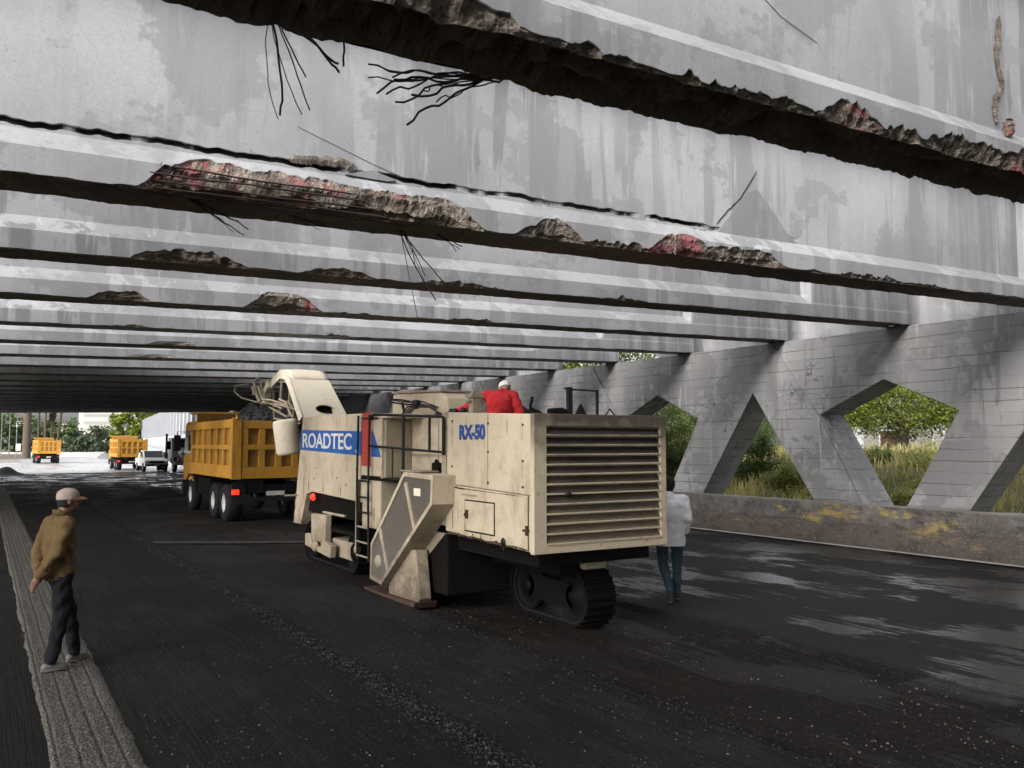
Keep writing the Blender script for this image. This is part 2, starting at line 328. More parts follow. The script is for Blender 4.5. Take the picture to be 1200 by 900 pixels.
# ---------------------------------------------------------------- ground and road
def road_material():
    n = NT('milled_wet_asphalt'); x, y, z = n.sep()
    jit = n.math('MULTIPLY', n.math('SUBTRACT', n.noise(1.6, 5, .65), .5), .35)
    t = n.math('DIVIDE', n.math('ADD', n.math('ADD', x, jit), 8.), 26.)
    def p(X): return (X+8)/26
    zone = n.ramp(t, (p(-8),.010), (p(.3),.010), (p(.5),.008), (p(2.6),.0075), (p(2.95),.0075), (p(3.08),.0042), (p(3.22),.0045), (p(3.36),.0155), (p(4.9),.0135), (p(5.05),(.0085,.0062,.0048)), (p(5.3),(.0165,.0118,.0092)), (p(7.45),(.0145,.0106,.0084)), (p(7.7),.0085), (p(12),.0075), (p(17.8),.009))
    grv = n.noise(1.0, 4, .65, n.mapping((30,.75,1)), dist=.25)             # grooves left by the cutter teeth
    grv2 = n.noise(1.0, 3, .6, n.mapping((9,.5,1)))
    c = n.mix(n.math('MULTIPLY', n.ramp(t, (p(4.6),.42), (p(5.2),1)), n.ramp(grv, (.40,.75), (.58,0))), zone, (.003,.0027,.0025))
    c = n.mix(n.ramp(grv2, (.5,0), (.75,.55)), c, (.020,.0185,.017))
    blot = n.noise(.8, 6, .65); c = n.mix(n.ramp(blot, (.45,0), (.7,.6)), c, (.0042,.004,.0038))
    dusty = n.noise(1.7, 5, .6, n.mapping((1.6,.5,1))); c = n.mix(n.ramp(dusty, (.55,0), (.75,.5)), c, (.026,.0238,.022))
    gr1 = n.noise(26, 6, .78); c = n.mix(n.ramp(gr1, (.36,.7), (.50,0)), c, (.0035,.0032,.003)); c = n.mix(n.ramp(gr1, (.52,0), (.66,.55)), c, (.030,.0275,.025))
    ag = n.voro(70, 'F1', 'Color'); agd = n.voro(70); c = n.mix(n.math('MULTIPLY', n.ramp(ag, (.80,0), (.86,.75)), n.ramp(agd, (.30,1), (.42,0))), c, (.075,.068,.06))
    ag2 = n.voro(24, 'F1', 'Color', n.mapping((1.7,.75,1))); ad2 = n.voro(24, 'F1', 'Distance', n.mapping((1.7,.75,1)))
    clus = n.ramp(n.noise(1.1, 4, .65), (.50,0), (.62,1))
    inz = n.ramp(t, (p(4.9),.0), (p(5.3),1), (p(7.4),1), (p(7.65),.12), (p(9),.05))
    c = n.mix(n.math('MULTIPLY', n.math('MULTIPLY', n.ramp(ag2, (.62,0), (.68,.9)), n.ramp(ad2, (.16,1), (.26,0))), n.math('MULTIPLY', clus, inz)), c, (.17,.155,.14))
    c = n.mix(1., c, (.72,.71,.70), 'MULTIPLY')
    wet = n.noise(.62, 5, .62, n.mapping((1.0,.55,1), rot=(0,0,.12), loc=(1.3,.4,0)))
    wz = n.ramp(t, (p(0),.06), (p(3),.03), (p(5),.10), (p(7.5),.22), (p(7.8),1), (p(15),1))
    far = n.math('MULTIPLY', n.ramp(n.math('DIVIDE', y, 100.), (.30,0), (.6,1)), .8)
    wetm = n.math('MULTIPLY', n.ramp(n.math('ADD', wet, n.math('ADD', n.math('MULTIPLY', n.math('SUBTRACT', grv2, .5), .20), n.math('MULTIPLY', n.math('SUBTRACT', grv, .5), .24))), (.505,.0), (.55,1)), n.math('MAXIMUM', wz, far))
    film = n.math('MULTIPLY', n.math('MAXIMUM', wz, far), .16)
    wetm = n.math('MAXIMUM', wetm, film)
    rough = n.mix(wetm, (.82,.82,.82), (.10,.10,.10)); dry = n.math('SUBTRACT', 1., n.math('MULTIPLY', n.math('MINIMUM', wetm, 1.), .5))
    nb = n.bump(n.math('MULTIPLY', grv, dry), .9, .016); nb = n.bump(n.math('MULTIPLY', n.noise(55, 4, .7), dry), .5, .008, nb); nb = n.bump(n.math('MULTIPLY', n.math('MULTIPLY', agd, -1.), dry), .4, .006, nb)
    sp = n.mix(wetm, (.10,.10,.10), (.95,.95,.95))
    return n.out(c, rough, nb, spec=sp)
ROADM = road_material()
def rstations(segs):
    o = []
    for a, b, st in segs:
        k = max(1, round((b-a)/st)); o += [a+(b-a)*i/k for i in range(k)]
    return o + [segs[-1][1]]
def road_h(x, y):
    h = .008*fbm(x*.9, y*.5, 0) + .005*fbm(x*6, y*5, 3)
    e1 = 5.05 + .05*fbm(1, y*1.3, 5); e2 = 7.62 + .06*fbm(9, y*1.3, 2) + .018*(y-7)*0
    ym = sstep(11.9, 11.4, y)
    h -= .06*sstep(e1-.05, e1+.06, x)*sstep(e2+.04, e2-.05, x)*ym
    h += .035*sstep(e2-.02, e2+.05, x)*sstep(e2+.7, e2+.05, x)*ym*(.5+.5*fbm(x*2, y*2, 8))
    cx = 3.15 + .05*fbm(0, y*.8, 1)
    h += .042*math.exp(-((x-cx)/.11)**2)*(.6+.7*fbm(x*7, y*6, 4))
    h += .025*sstep(.98, 1.06, x)*0
    return h
xs = rstations([(-6.4,0,.4),(0,2.7,.12),(2.7,3.6,.05),(3.6,4.9,.12),(4.9,5.25,.035),(5.25,7.4,.12),(7.4,7.9,.035),(7.9,16.3,.16)])
ys = rstations([(-8,2.5,.6),(2.5,14,.10),(14,30,.3),(30,72.5,1.2)])
g = MB(); g.grid([[(x,y,road_h(x,y)) for x in xs] for y in ys])
tag(g.build('road', ROADM, recalc=False), kind='structure')

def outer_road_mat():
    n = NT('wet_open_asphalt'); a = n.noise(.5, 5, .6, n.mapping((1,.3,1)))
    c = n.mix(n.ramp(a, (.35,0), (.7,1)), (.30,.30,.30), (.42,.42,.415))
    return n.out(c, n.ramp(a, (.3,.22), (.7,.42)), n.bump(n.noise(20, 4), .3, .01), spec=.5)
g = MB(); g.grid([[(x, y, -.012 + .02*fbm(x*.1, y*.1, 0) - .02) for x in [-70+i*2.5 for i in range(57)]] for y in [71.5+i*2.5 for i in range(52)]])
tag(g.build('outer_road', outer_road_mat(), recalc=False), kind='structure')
def soil_mat():
    n = NT('grass_and_soil'); a = n.noise(.35, 6, .65); b = n.noise(4, 5, .7)
    c = n.mix(n.ramp(a, (.4,0), (.65,1)), (.055,.075,.022), (.15,.115,.055)); c = n.mix(n.ramp(b, (.4,.0), (.7,.6)), c, (.03,.04,.015))
    return n.out(c, .95, n.bump(b, .6, .05))
SOIL = soil_mat()
g = MB(); g.grid([[(x, y, -.16) for x in (-1500,-300,-60,60,300,1500)] for y in (-1500,-200,0,200,600,2500)])
tag(g.build('ground', SOIL, recalc=False), kind='structure')
def bank_h(x, y): return .35 + 1.45*sstep(18.2, 26, x) + .18*fbm(x*.25, y*.25, 3)
g = MB(); g.grid([[(x, y, bank_h(x,y)) for x in [17.55+i*.7 for i in range(60)]] for y in [-14+i*1. for i in range(95)]])
tag(g.build('embankment', SOIL, recalc=False), kind='structure')

# concrete channel beside the man, ribbed lengthways and full of pebbles
def gutter_mat():
    n = NT('pebbly_gutter_concrete'); a = n.noise(2, 6, .7, n.mapping((1.5,.5,1))); v = n.voro(48, 'F1', 'Color'); d = n.voro(48)
    c = n.mix(n.ramp(a, (.35,0), (.7,1)), (.135,.122,.105), (.060,.054,.047)); c = n.mix(n.ramp(v, (.55,0), (.8,.6)), c, (.23,.205,.175)); c = n.mix(n.ramp(d, (.3,0), (.55,.8)), c, (.02,.018,.016))
    x, y, z = n.sep(); w = n.ramp(n.math('FRACT', n.math('MULTIPLY', n.math('ADD', x, n.math('MULTIPLY', n.noise(.7,2), .04)), 7.4)), (.0,1), (.14,0), (.86,0), (1,1))
    c = n.mix(n.math('MULTIPLY', w, .8), c, (.018,.016,.014))
    return n.out(c, .75, n.bump(n.math('MULTIPLY', d, -1.), .9, .014, n.bump(n.math('MULTIPLY', w, -1.), .7, .02)), spec=.3)
g = MB(); g.grid([[(x + .02*fbm(x*3, y*1.5, 1), y, .022 + .010*fbm(x*9, y*4, 2) + .012*math.cos(x*2*math.pi*7.4) - (.05 if i in (0,12) else 0)) for i, x in enumerate([.44+.053*k for k in range(13)])] for y in rstations([(2.5,14,.12),(14,50,.6)])])
tag(g.build('gutter', gutter_mat(), recalc=False), kind='structure')
DUST = plain('dusty_joint_asphalt', (.014,.013,.0122), .8, .5, 5)
g = MB(); pts = [(3.3,20.55),(4.6,19.9),(6,19.2),(7.3,18.2),(7.35,17.95),(6,18.85),(4.6,19.55),(3.35,20.1)]
rows = []
for k in range(25):
    t = k/24; x = 3.28+4.1*t; yc = 20.45-2.35*t - .25*t*(1-t)
    rows.append([(x, yc+q*(.24+.08*fbm(x*3, q, 0)), .022+road_h(x, yc)) for q in (-1,-.3,.3,1)])
g.grid(rows); tag(g.build('transverse_joint', DUST, recalc=False), kind='structure')
WLINE = paint('worn_white_line', (.40,.39,.37), (.05,.047,.044), .9, .0, .7)
g = MB(); g.grid([[(15.72+.005*(y-8)*0+dx+.02*fbm(y*1.7,dx*9,4), y, .030) for dx in (-.09,0,.09)] for y in [-2+.4*i for i in range(180)]])
tag(g.build('edge_line', WLINE, recalc=False), kind='structure')

# loose crumbs of milled asphalt and pale chips
CRUMB = plain('asphalt_crumbs', (.008,.0075,.007), .7, .5, 40); CHIP = plain('pale_stone_chips', (.115,.105,.092), .8, .5, 40)
g = MB(); rs = random.Random(3)
def pebble(x, y, z, r, m):
    a = [Vector((rs.uniform(-1,1), rs.uniform(-1,1), rs.uniform(-.5,.9))).normalized() for _ in range(6)]
    base = [(1,0,0),(-1,0,0),(0,1,0),(0,-1,0),(0,0,.8),(0,0,-.8)]
    vsx = [(x+r*(b[0]+.5*q.x), y+r*(b[1]+.5*q.y), z+r*(.3+b[2]+.4*q.z)) for b, q in zip(base, a)]
    g.add(vsx, [(0,2,4),(2,1,4),(1,3,4),(3,0,4),(2,0,5),(1,2,5),(3,1,5),(0,3,5)], m)
for i in range(7500):
    y = 3.4 + 19*rs.random()**1.7; x = 3.15 + .05*fbm(0, y*.8, 1) + rs.gauss(0, .085)
    pebble(x, y, road_h(x,y), rs.uniform(.003,.010)*(1 if rs.random()<.93 else 1.9), 0)
for i in range(3000):
    y = 3.4 + 14*rs.random()**1.5; x = rs.uniform(.9, 15); pebble(x, y, road_h(x,y), rs.uniform(.003,.009), 0)
for i in range(1500):
    y = 3.4 + 8*rs.random()**1.3; x = rs.choice((5.05,7.6,rs.uniform(5,7.6)))+rs.gauss(0,.12); pebble(x, y, road_h(x,y), rs.uniform(.004,.012), 0)
for i in range(5200):
    y = 3.4 + 9.5*rs.random()**1.2; x = rs.uniform(5.1,7.6) if rs.random() < .62 else rs.uniform(1, 5)
    if fbm(x*1.3, y*.55, 11)+.5*fbm(x*9, y*.7, 4) < .17 and rs.random() < .93: continue
    pebble(x, y, road_h(x,y)-.003, .002+.009*rs.random()**2.4*(1.2 if x > 5 else .6), 1 if rs.random() < .8 else 0)
for i in range(3600):
    y = 3.3 + 7*rs.random()**1.5; x = rs.uniform(1.1, 5.0)
    if fbm(x*.9, y*.7, 21) < -.02 and rs.random() < .8: continue
    pebble(x, y, road_h(x,y)-.002, .002+.008*rs.random()**2.2, 1 if rs.random() < .35 else 2)
for i in range(900):
    y = 3.2 + 14*rs.random()**1.5; x = rs.uniform(.45,.97); pebble(x, y, .03, rs.uniform(.004,.011), 1)
GRIT = plain('grey_grit', (.030,.028,.026), .8, .5, 40)
tag(g.build('gravel', [CRUMB, CHIP, GRIT], recalc=False), kind='stuff')

# ---------------------------------------------------------------- overpass beams
SL = .0222
def beam(Yf, z0, w, x0, x1, step, mat, dmg=(), under=0., rough=0., edge=.02, crack=None, blockx=13.5, red=()):
    """dmg: (xa, xb, reach up the face in metres, depth)"""
    fine = step < .1
    by = [w, .86*w, .72*w, .58*w, .45*w, .33*w, .22*w, .13*w, .06*w] if fine else [w, .66*w, .33*w]
    NF = 15 if fine else 4
    prof = [(y,0,'b',-y) for y in by] + [(0,0,'e',0)] + [(0,0,'a',j) for j in range(NF)]
    prof += [(.20,.44,'w',.52),(.20,.47,'g0',.55),(.20,.482,'g',.56),(.20,.515,'g',.6),(.20,.528,'g0',.61),(.2,.62,'w',.7),(.2,.85,'w',1),(.2,1.1,'w',1),(.2,1.4,'w',1),(.2,1.7,'w',1),(.2,2.0,'w',1),(-.14,2.12,'x',2),(-.14,2.28,'x',2),(w+.14,2.28,'x',2),(w+.14,2.12,'x',2),(w-.2,2.0,'x',2),(w-.2,.44,'x',2),(w,.24,'x',2)]
    n = round((x1-x0)/step); rows = []; sp = []; rd = []; un = []; ck = []
    for i in range(n+1):
        x = x0+(x1-x0)*i/n; row = []; zb = z0+SL*x
        E = edge*(.6+.9*fbm(x*.9, 1, Yf)+.5*fbm(x*3.1, 4, Yf)); dep = .5
        jag = .055*fbm(x*2.6, 8, Yf)+.042*fbm(x*7.5, 3, Yf)+.026*fbm(x*17, 5, Yf, 2)
        for (a, b, reach, dp) in dmg:
            k = sstep(a-.12, a+.45, x)**.8*sstep(b+.12, b-.45, x)**.8
            if k > 0 and reach*k+jag > E: E = reach*k+jag*min(1, k*1.5); dep = dp
        r = 0
        for (a, b, st) in red: r = max(r, st*sstep(a-.15, a+.1, x)*sstep(b+.15, b-.1, x))
        lump = .5+.5*fbm(x*.7, 2, Yf); kb = sstep(blockx, blockx+.12, x)
        E = clamp(E, .006, .475)
        if fine:
            arcs = [E*q for q in (.10,.26,.44,.62,.80,.93,.992)]
            arcs += [E+.005, E+(.24-E)*.4, E+(.24-E)*.75, .24, .30, .37, .44, .50] if E < .215 else [E+.005+(.505-E)*q/7 for q in range(8)]
        else: arcs = [.03,.12,.24,.38]
        for (y, z, t, arc) in prof:
            if t == 'a':
                arc = arcs[arc]
                if arc <= .24: y, z, t = 0, arc, 'f'
                else: q = (arc-.24)/.28; y, z, t = .2*q, .24+.2*q, 's'
            u = c = s = 0; dy = dz = 0
            if t in ('w','g','g0'): y = y*(1-kb)+.012*kb
            if t == 's': y = y*(1-kb)+.010*kb
            nz = fbm(x*3.1, y*5+z*5, Yf); nz2 = fbm(x*8, y*12+z*12, Yf+3, 3); nz3 = fbm(x*19, y*24+z*24, Yf+6, 2)
            if t in 'bes' or t == 'f':
                over = E-abs(arc) if arc >= 0 else E*.8+arc
                if over > 0:
                    s = clamp(over/.004); d = min(.13, over*dep+.018*s)*(1+.45*nz)+s*(.020*nz2+.011*nz3)
                    if t == 's': dy += d*.75; dz -= d*.55
                    elif t == 'f': dy += d
                    elif t == 'e': dy += d*.8; dz += d*.35
                    else: dz += d*.6
                if rough and t in 'be':
                    q = rough*(.25 if y > .9*w else 1); dz += q*(.020+.055*lump+.060*nz+.035*abs(nz2)+.016*nz3)
                    if t == 'e': dy += q*(.02+.04*nz)
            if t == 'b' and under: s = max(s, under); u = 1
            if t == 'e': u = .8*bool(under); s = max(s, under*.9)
            if t in ('g','g0') and crack:
                c = crack(x); dz += .030*fbm(x*1.9, 0, 7)+.018*fbm(x*7, 0, 3)
                if t == 'g': dy += .05*c; dz += (.010 if z > .5 else -.010)*c*(1+1.4*fbm(x*5, z*9, 2))
                else: c = 0
            row.append((x, Yf+y+dy, zb+z+dz)); sp.append(s); rd.append(r); un.append(u); ck.append(c)
        rows.append(row)
    g = MB(); g.grid(rows, close=True, smooth=False); m = len(prof)
    g.add(rows[0], [tuple(range(m))]); g.add(rows[-1], [tuple(range(m))[::-1]])
    sp += sp[:m]+sp[-m:]; rd += rd[:m]+rd[-m:]; un += un[:m]+un[-m:]; ck += ck[:m]+ck[-m:]
    o = g.build('concrete_beam', mat, fix=((Yf*7.31) % 16, Yf, z0), recalc=True)
    for nm, dat in (('spall',sp),('red',rd),('under',un),('crack',ck)):
        a = o.data.attributes.new(nm, 'FLOAT', 'POINT'); a.data.foreach_set('value', dat)
    return o
GRP = 'beams of the overpass'
X0, X1 = -6.2, 16.80
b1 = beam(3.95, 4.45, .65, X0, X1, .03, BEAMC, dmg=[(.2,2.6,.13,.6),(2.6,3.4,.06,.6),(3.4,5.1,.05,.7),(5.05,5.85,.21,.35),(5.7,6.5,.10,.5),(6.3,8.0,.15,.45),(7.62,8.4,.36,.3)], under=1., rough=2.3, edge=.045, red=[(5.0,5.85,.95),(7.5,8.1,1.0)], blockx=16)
tag(b1, 'nearest beam, overhead at the top right, with a long ragged broken underside', 'beam', GRP)
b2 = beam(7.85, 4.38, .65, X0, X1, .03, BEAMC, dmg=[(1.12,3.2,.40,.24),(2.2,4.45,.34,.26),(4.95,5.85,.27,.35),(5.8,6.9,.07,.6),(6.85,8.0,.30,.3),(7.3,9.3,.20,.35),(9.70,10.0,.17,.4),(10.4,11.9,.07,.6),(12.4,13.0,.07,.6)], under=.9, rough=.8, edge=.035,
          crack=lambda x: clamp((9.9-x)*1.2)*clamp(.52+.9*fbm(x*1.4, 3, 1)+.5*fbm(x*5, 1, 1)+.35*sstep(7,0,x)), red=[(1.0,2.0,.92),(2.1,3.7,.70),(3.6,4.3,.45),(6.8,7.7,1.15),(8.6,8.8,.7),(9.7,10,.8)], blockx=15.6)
tag(b2, 'second beam from the front, cracked lengthways, with stripped tendons and red stains', 'beam', GRP)
beams = [b1, b2]
YB = [10.9+3.3*k for k in range(19)]
LAB = {0:'third beam, clean grey face with small hollows in its lower edge', 1:'fourth beam, with a pale sandy patch and red spot on its edge', 2:'fifth beam, nearly unbroken, straight dark lower edge',
       3:'sixth beam, lightly pitted face, ending above the wall left of the gap', 4:'seventh beam, pale and thin behind the sixth one', 5:'eighth beam, the last pale one before the deck begins'}
ORD = {6:'ninth',7:'tenth',8:'eleventh',9:'twelfth',10:'thirteenth',11:'fourteenth',12:'fifteenth',13:'sixteenth',14:'seventeenth',15:'eighteenth',16:'nineteenth',17:'twentieth',18:'twenty-first',19:'twenty-second'}
for k, y in enumerate(YB):
    d, rdd, un, rg = (), (), 0., .15
    if k == 0: d, rdd, un, rg = [(1.4,2.75,.17,.5),(3.5,4.5,.12,.5),(5.2,6.6,.06,.5),(8.5,9.4,.05,.5)], [(4.2,4.5,1.)], .6, .5
    if k == 1: d, rdd, un, rg = [(1.3,2.2,.15,.5),(3.65,4.85,.32,.35),(5.2,5.8,.08,.5),(7.4,8.4,.05,.5)], [(3.55,3.75,.9),(4.6,4.85,1.)], .5, .5
    if k == 2: d, un, rg = [(2.0,2.6,.08,.5),(6.0,6.9,.06,.5)], .3, .3
    if k in (3,4): d, un, rg = [(3.2,4.0,.10,.5)], .25, .2
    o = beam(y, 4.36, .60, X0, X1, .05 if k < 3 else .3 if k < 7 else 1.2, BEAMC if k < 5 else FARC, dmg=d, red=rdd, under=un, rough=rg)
    tag(o, LAB.get(k) or ('last beam, at the bright far mouth of the underpass' if k == 18 else ORD[k]+' beam from the front, in the dark under the deck'), 'beam', GRP)
    beams.append(o)
for y, lb in ((.55,'unseen beam added above the viewer to shade the near road'),(-2.75,'unseen beam added behind the viewer to shade the near road')):  # out of view, added to keep slot light off the near road
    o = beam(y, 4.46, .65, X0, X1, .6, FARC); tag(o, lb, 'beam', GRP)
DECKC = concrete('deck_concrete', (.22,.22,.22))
g = MB(); g.prism([(X0,24.6),(0,27.2),(5.4,31.0),(9,34.5),(12.5,38.5),(18.4,45),(18.4,71.4),(X0,71.4)], 6.645, 7.1, 'z')
for v in range(len(g.v)): g.v[v] = (g.v[v][0], g.v[v][1], g.v[v][2]+SL*g.v[v][0])
rear = MB(); rear.prism([(X0,-55),(18.4,-55),(18.4,-5.5),(X0,-5.5)], 6.80, 7.25, 'z')  # unseen slab added behind the camera to cut low light from there
for v in range(len(rear.v)): rear.v[v] = (rear.v[v][0], rear.v[v][1], rear.v[v][2]+SL*rear.v[v][0])
tag(rear.build('deck_slab', DECKC, fix=(6,-30,6.8)), 'unseen deck slab added behind the viewer to block low light', 'deck')
tag(g.build('deck_slab', DECKC, fix=(6,50,6.2)), 'dark deck slab roofing the rear half of the underpass', 'deck')

# scars on the beams: parts of the beam they mark
def scar(name, pts, wd, y, mat, parent, seed=0, thick=.004, sub=14, z0=0):
    """jagged strip following pts (x,z) on the plane y, facing the camera"""
    P = []
    for (a, b) in zip(pts, pts[1:]):
        for i in range(sub): P.append(((a[0]+(b[0]-a[0])*i/sub), (a[1]+(b[1]-a[1])*i/sub)))
    P.append(pts[-1]); top = []; bot = []
    for i, (x, z) in enumerate(P):
        j = min(i+1, len(P)-1); k = max(i-1, 0); d = Vector((P[j][0]-P[k][0], P[j][1]-P[k][1])).normalized(); nx, nz = -d.y, d.x
        tap = min(1, min(i, len(P)-1-i)/3+.15)
        w0 = wd*tap*(.5+.9*abs(fbm(i*.53, seed, 1))+.25); w1 = wd*tap*(.5+.9*abs(fbm(i*.61, seed+9, 4))+.25); jx = wd*.7*fbm(i*.4, seed, 7)
        top.append((x+nx*(w0+jx), z+nz*(w0+jx))); bot.append((x-nx*(w1-jx), z-nz*(w1-jx)))
    g = MB(); g.grid([[(x,y-thick,z) for x,z in top],[(x,y-thick*2.2,(z+b[1])/2) for (x,z),b in zip(top,bot)],[(x,y-thick,z) for x,z in bot]], smooth=False)
    return g.build(name, mat, parent, recalc=False)
CRACKM = plain('open_crack', (.020,.018,.016), .9, .4, 20)
def aggregate_mat(name, red):
    n = NT(name); v = n.voro(40, 'F1', 'Color'); d = n.voro(40); k = n.noise(5, 6, .75)
    ru = n.noise(20, 9, .74); c = n.ramp(ru, (.30,(.05,.038,.03)), (.48,(.17,.14,.11)), (.60,(.34,.30,.25)), (.75,(.48,.45,.40))); c = n.mix(n.math('MULTIPLY', n.ramp(v, (.62,0), (.66,.8)), n.ramp(d, (.3,1), (.45,0))), c, (.14,.11,.085)); c = n.mix(n.ramp(k, (.45,0), (.6,.85)), c, (.05,.04,.03))
    if red: c = n.mix(n.ramp(n.noise(7, 5, .7), (.5,0), (.58,.9)), c, (.40,.06,.08))
    return n.out(c, .9, n.bump(ru, .9, .05, n.bump(n.math('MULTIPLY', d, -1.), .4, .02)))
AGG = aggregate_mat('exposed_aggregate', False); AGGR = aggregate_mat('red_stained_aggregate', True)
PATCHC = concrete('repaired_grey_concrete', (.27,.27,.275), streaks=.5)
wy2 = 7.85+.2
scar('diagonal_crack', [(8.95,5.95),(8.62,5.52),(8.36,5.30),(8.16,5.10)], .010, wy2, CRACKM, b2, 1)
scar('web_crack', [(2.5,5.3),(2.9,5.18),(3.3,5.06),(3.55,5.0)], .0022, wy2, CRACKM, b2, 2)
scar('spalled_patch', [(2.42,4.96),(2.7,4.99),(2.98,5.02),(3.1,4.97)], .045, wy2, AGG, b2, 3, .012)
scar('spalled_patch', [(7.55,4.93),(7.9,4.97),(8.1,4.94)], .03, wy2, AGG, b2, 4, .010)
scar('spalled_patch', [(9.5,4.97),(9.8,4.98),(10.0,4.99)], .03, wy2, AGG, b2, 6, .010)
g = MB(); g.prism([(8.75,5.62),(8.95,5.70),(9.25,5.45),(9.5,5.20),(9.85,4.97),(9.6,4.95),(8.6,4.98),(8.2,5.02)], wy2-.004, wy2+.02, 'y'); g.build('repaired_patch', PATCHC, b2)
g = MB(); g.prism([(3.0,4.90),(3.28,4.99),(3.55,4.93),(3.45,4.90)], wy2-.03, wy2+.02, 'y'); g.build('repaired_patch', PATCHC, b2)
wy1 = 3.95+.2
scar('broken_joint', [(7.86,6.15),(7.78,5.75),(7.86,5.5),(7.72,5.3),(7.74,5.12)], .03, wy1, AGG, b1, 5, .014)
scar('broken_joint', [(7.74,5.12),(7.78,5.05),(7.70,4.96)], .07, 3.95+.13, AGGR, b1, 8, .03)
scar('web_crack', [(3.9,5.75),(4.4,5.6),(4.9,5.35),(5.3,5.25)], .0016, wy1, CRACKM, b1, 10)

# bent reinforcement hanging from the broken beams
def wires(parent, root, tips, r=.005, seed=0, wob=.06, spread=.03):
    rr = random.Random(seed); g = MB(); root = Vector(root)
    for tip in tips:
        t = Vector(tip); a = root+Vector((rr.uniform(-spread,spread), rr.uniform(-spread,spread), 0)); mid = (a+t)/2+Vector((rr.uniform(-wob,wob), rr.uniform(-wob,wob), rr.uniform(-.2,.6)*wob)); P = []
        ph = rr.random()*9
        for i in range(15):
            u = i/14; p = a*(1-u)**2+mid*2*u*(1-u)+t*u*u
            p += Vector((math.sin(u*13+ph), math.cos(u*11+ph), math.sin(u*17+ph))).normalized()*wob*.16*u
            P.append(p)
        g.tube(P, r*rr.uniform(.6,1.6), 6)
    return g.build('rebar_bundle', REBAR, parent, recalc=False)
wires(b1, (1.36,4.95,4.86), [(1.50,5.15,4.22),(1.46,5.1,4.20),(1.64,5.2,4.30),(1.69,5.2,4.34),(1.66,5.15,4.50),(1.85,5.1,4.62),(1.88,5.15,4.58)], .0055, 1, .1)
wires(b1, (1.86,5.0,4.83), [(1.86,5.05,4.60)], .005, 21, .05)
wires(b1, (2.80,4.72,4.62), [(2.02,4.9,4.42),(1.98,4.9,4.56),(2.05,4.95,4.60),(2.10,4.9,4.40),(2.16,4.9,4.36),(2.22,4.88,4.25),(2.08,4.8,4.50),(2.30,4.95,4.45),(2.0,4.95,4.50),(2.35,4.9,4.50),(2.5,5.0,4.48),(2.05,4.7,4.44),(2.14,4.8,4.47)], .0055, 2, .13, .07)
g = MB()
for k, (dy, dz) in enumerate(((0,0),(.05,.03),(-.06,.05),(-.02,.09))):
    g.tube([(x, 4.70+dy+.01*fbm(x*2,k,0), 4.58+dz+.025*fbm(x*.8,k,3)+SL*x-.03*math.sin((x-.5)*.9)) for x in [.6+.1*i for i in range(30)]], .011, 6)
g.build('tendon', REBAR, b1, recalc=False)
wires(b2, (1.55,8.15,4.46), [(1.95,8.2,4.22),(2.05,8.2,4.20),(2.1,8.25,4.28),(1.9,8.1,4.24),(1.85,8.15,4.28),(2.0,8.2,4.32),(1.8,8.1,4.33)], .0045, 3, .08)
wires(b2, (2.5,8.2,4.45), [(2.85,8.2,4.38),(2.8,8.2,4.35),(2.9,8.25,4.41)], .004, 4, .05)
wires(b2, (3.72,8.25,4.47), [(4.03,8.3,3.93),(3.94,8.3,3.55),(4.25,8.3,3.98),(4.15,8.3,3.78),(4.0,8.25,4.0),(3.9,8.3,4.1)], .0045, 5, .08)
wires(b2, (4.15,8.3,4.50), [(4.44,8.3,4.37),(4.40,8.3,4.34),(4.48,8.3,4.40)], .004, 6, .05)
wires(b2, (5.95,7.9,4.52), [(6.02,7.9,4.44),(6.08,7.9,4.46)], .006, 7, .04)
g = MB()
for k, (y, z) in enumerate(((7.87,.20),(7.86,.14),(7.88,.07),(7.90,.02),(7.95,-.02))):
    g.tube([(x, y+.015*fbm(x*1.5,k,0), 4.40+z+SL*x+.02*fbm(x*1.1,k,4)) for x in [1.15+.1*i for i in range(20+k)]], .009, 6)
g.build('tendon', REBAR, b2, recalc=False)
# ---------------------------------------------------------------- side walls, barrier
def wall_with_holes(name, outer, holes, x0, x1, mat):
    cu = bpy.data.curves.new('tmp', 'CURVE'); cu.dimensions = '2D'; cu.fill_mode = 'BOTH'; cu.extrude = (x1-x0)/2
    for poly in [outer]+holes:
        s = cu.splines.new('POLY'); s.points.add(len(poly)-1); s.use_cyclic_u = True
        for p, (y, z) in zip(s.points, poly): p.co = (y, z, 0, 1)
    o = bpy.data.objects.new('tmp', cu); COL.objects.link(o); me = eval_mesh(o); bpy.data.objects.remove(o)
    c = (x0+x1)/2
    for v in me.vertices: v.co = Vector((v.co.z+c, v.co.x, v.co.y))
    bm = bmesh.new(); bm.from_mesh(me); bmesh.ops.remove_doubles(bm, verts=bm.verts, dist=1e-5); bmesh.ops.recalc_face_normals(bm, faces=bm.faces); bm.to_mesh(me); bm.free()
    me.name = name; me.materials.clear(); me.materials.append(mat)
    for p in me.polygons: p.use_smooth = False; p.material_index = 0
    o = bpy.data.objects.new(name, me); COL.objects.link(o); return o
ORDP = ['first','second','third','fourth','fifth','sixth','seventh','eighth']
PER = 7.38; XW = 16.7; C0 = 11.56; holes = []; cents = [C0+PER*k for k in range(-8, 8)]
def pent(c): return [(c,3.61),(c-1.69,2.88),(c-.14,.34),(c+.14,.34),(c+1.69,2.88)]
def tri(c): return [(c,3.53),(c-2.10,.6),(c-2.05,.5),(c+2.05,.5),(c+2.10,.6)]
for c in cents: holes.append(pent(c)); holes.append(tri(c+PER/2))
ZT = 4.71
tw = wall_with_holes('truss_wall', [(-55,-.2),(71.4,-.2),(71.4,ZT),(-55,ZT)], holes, XW, XW+.88, WALLC)
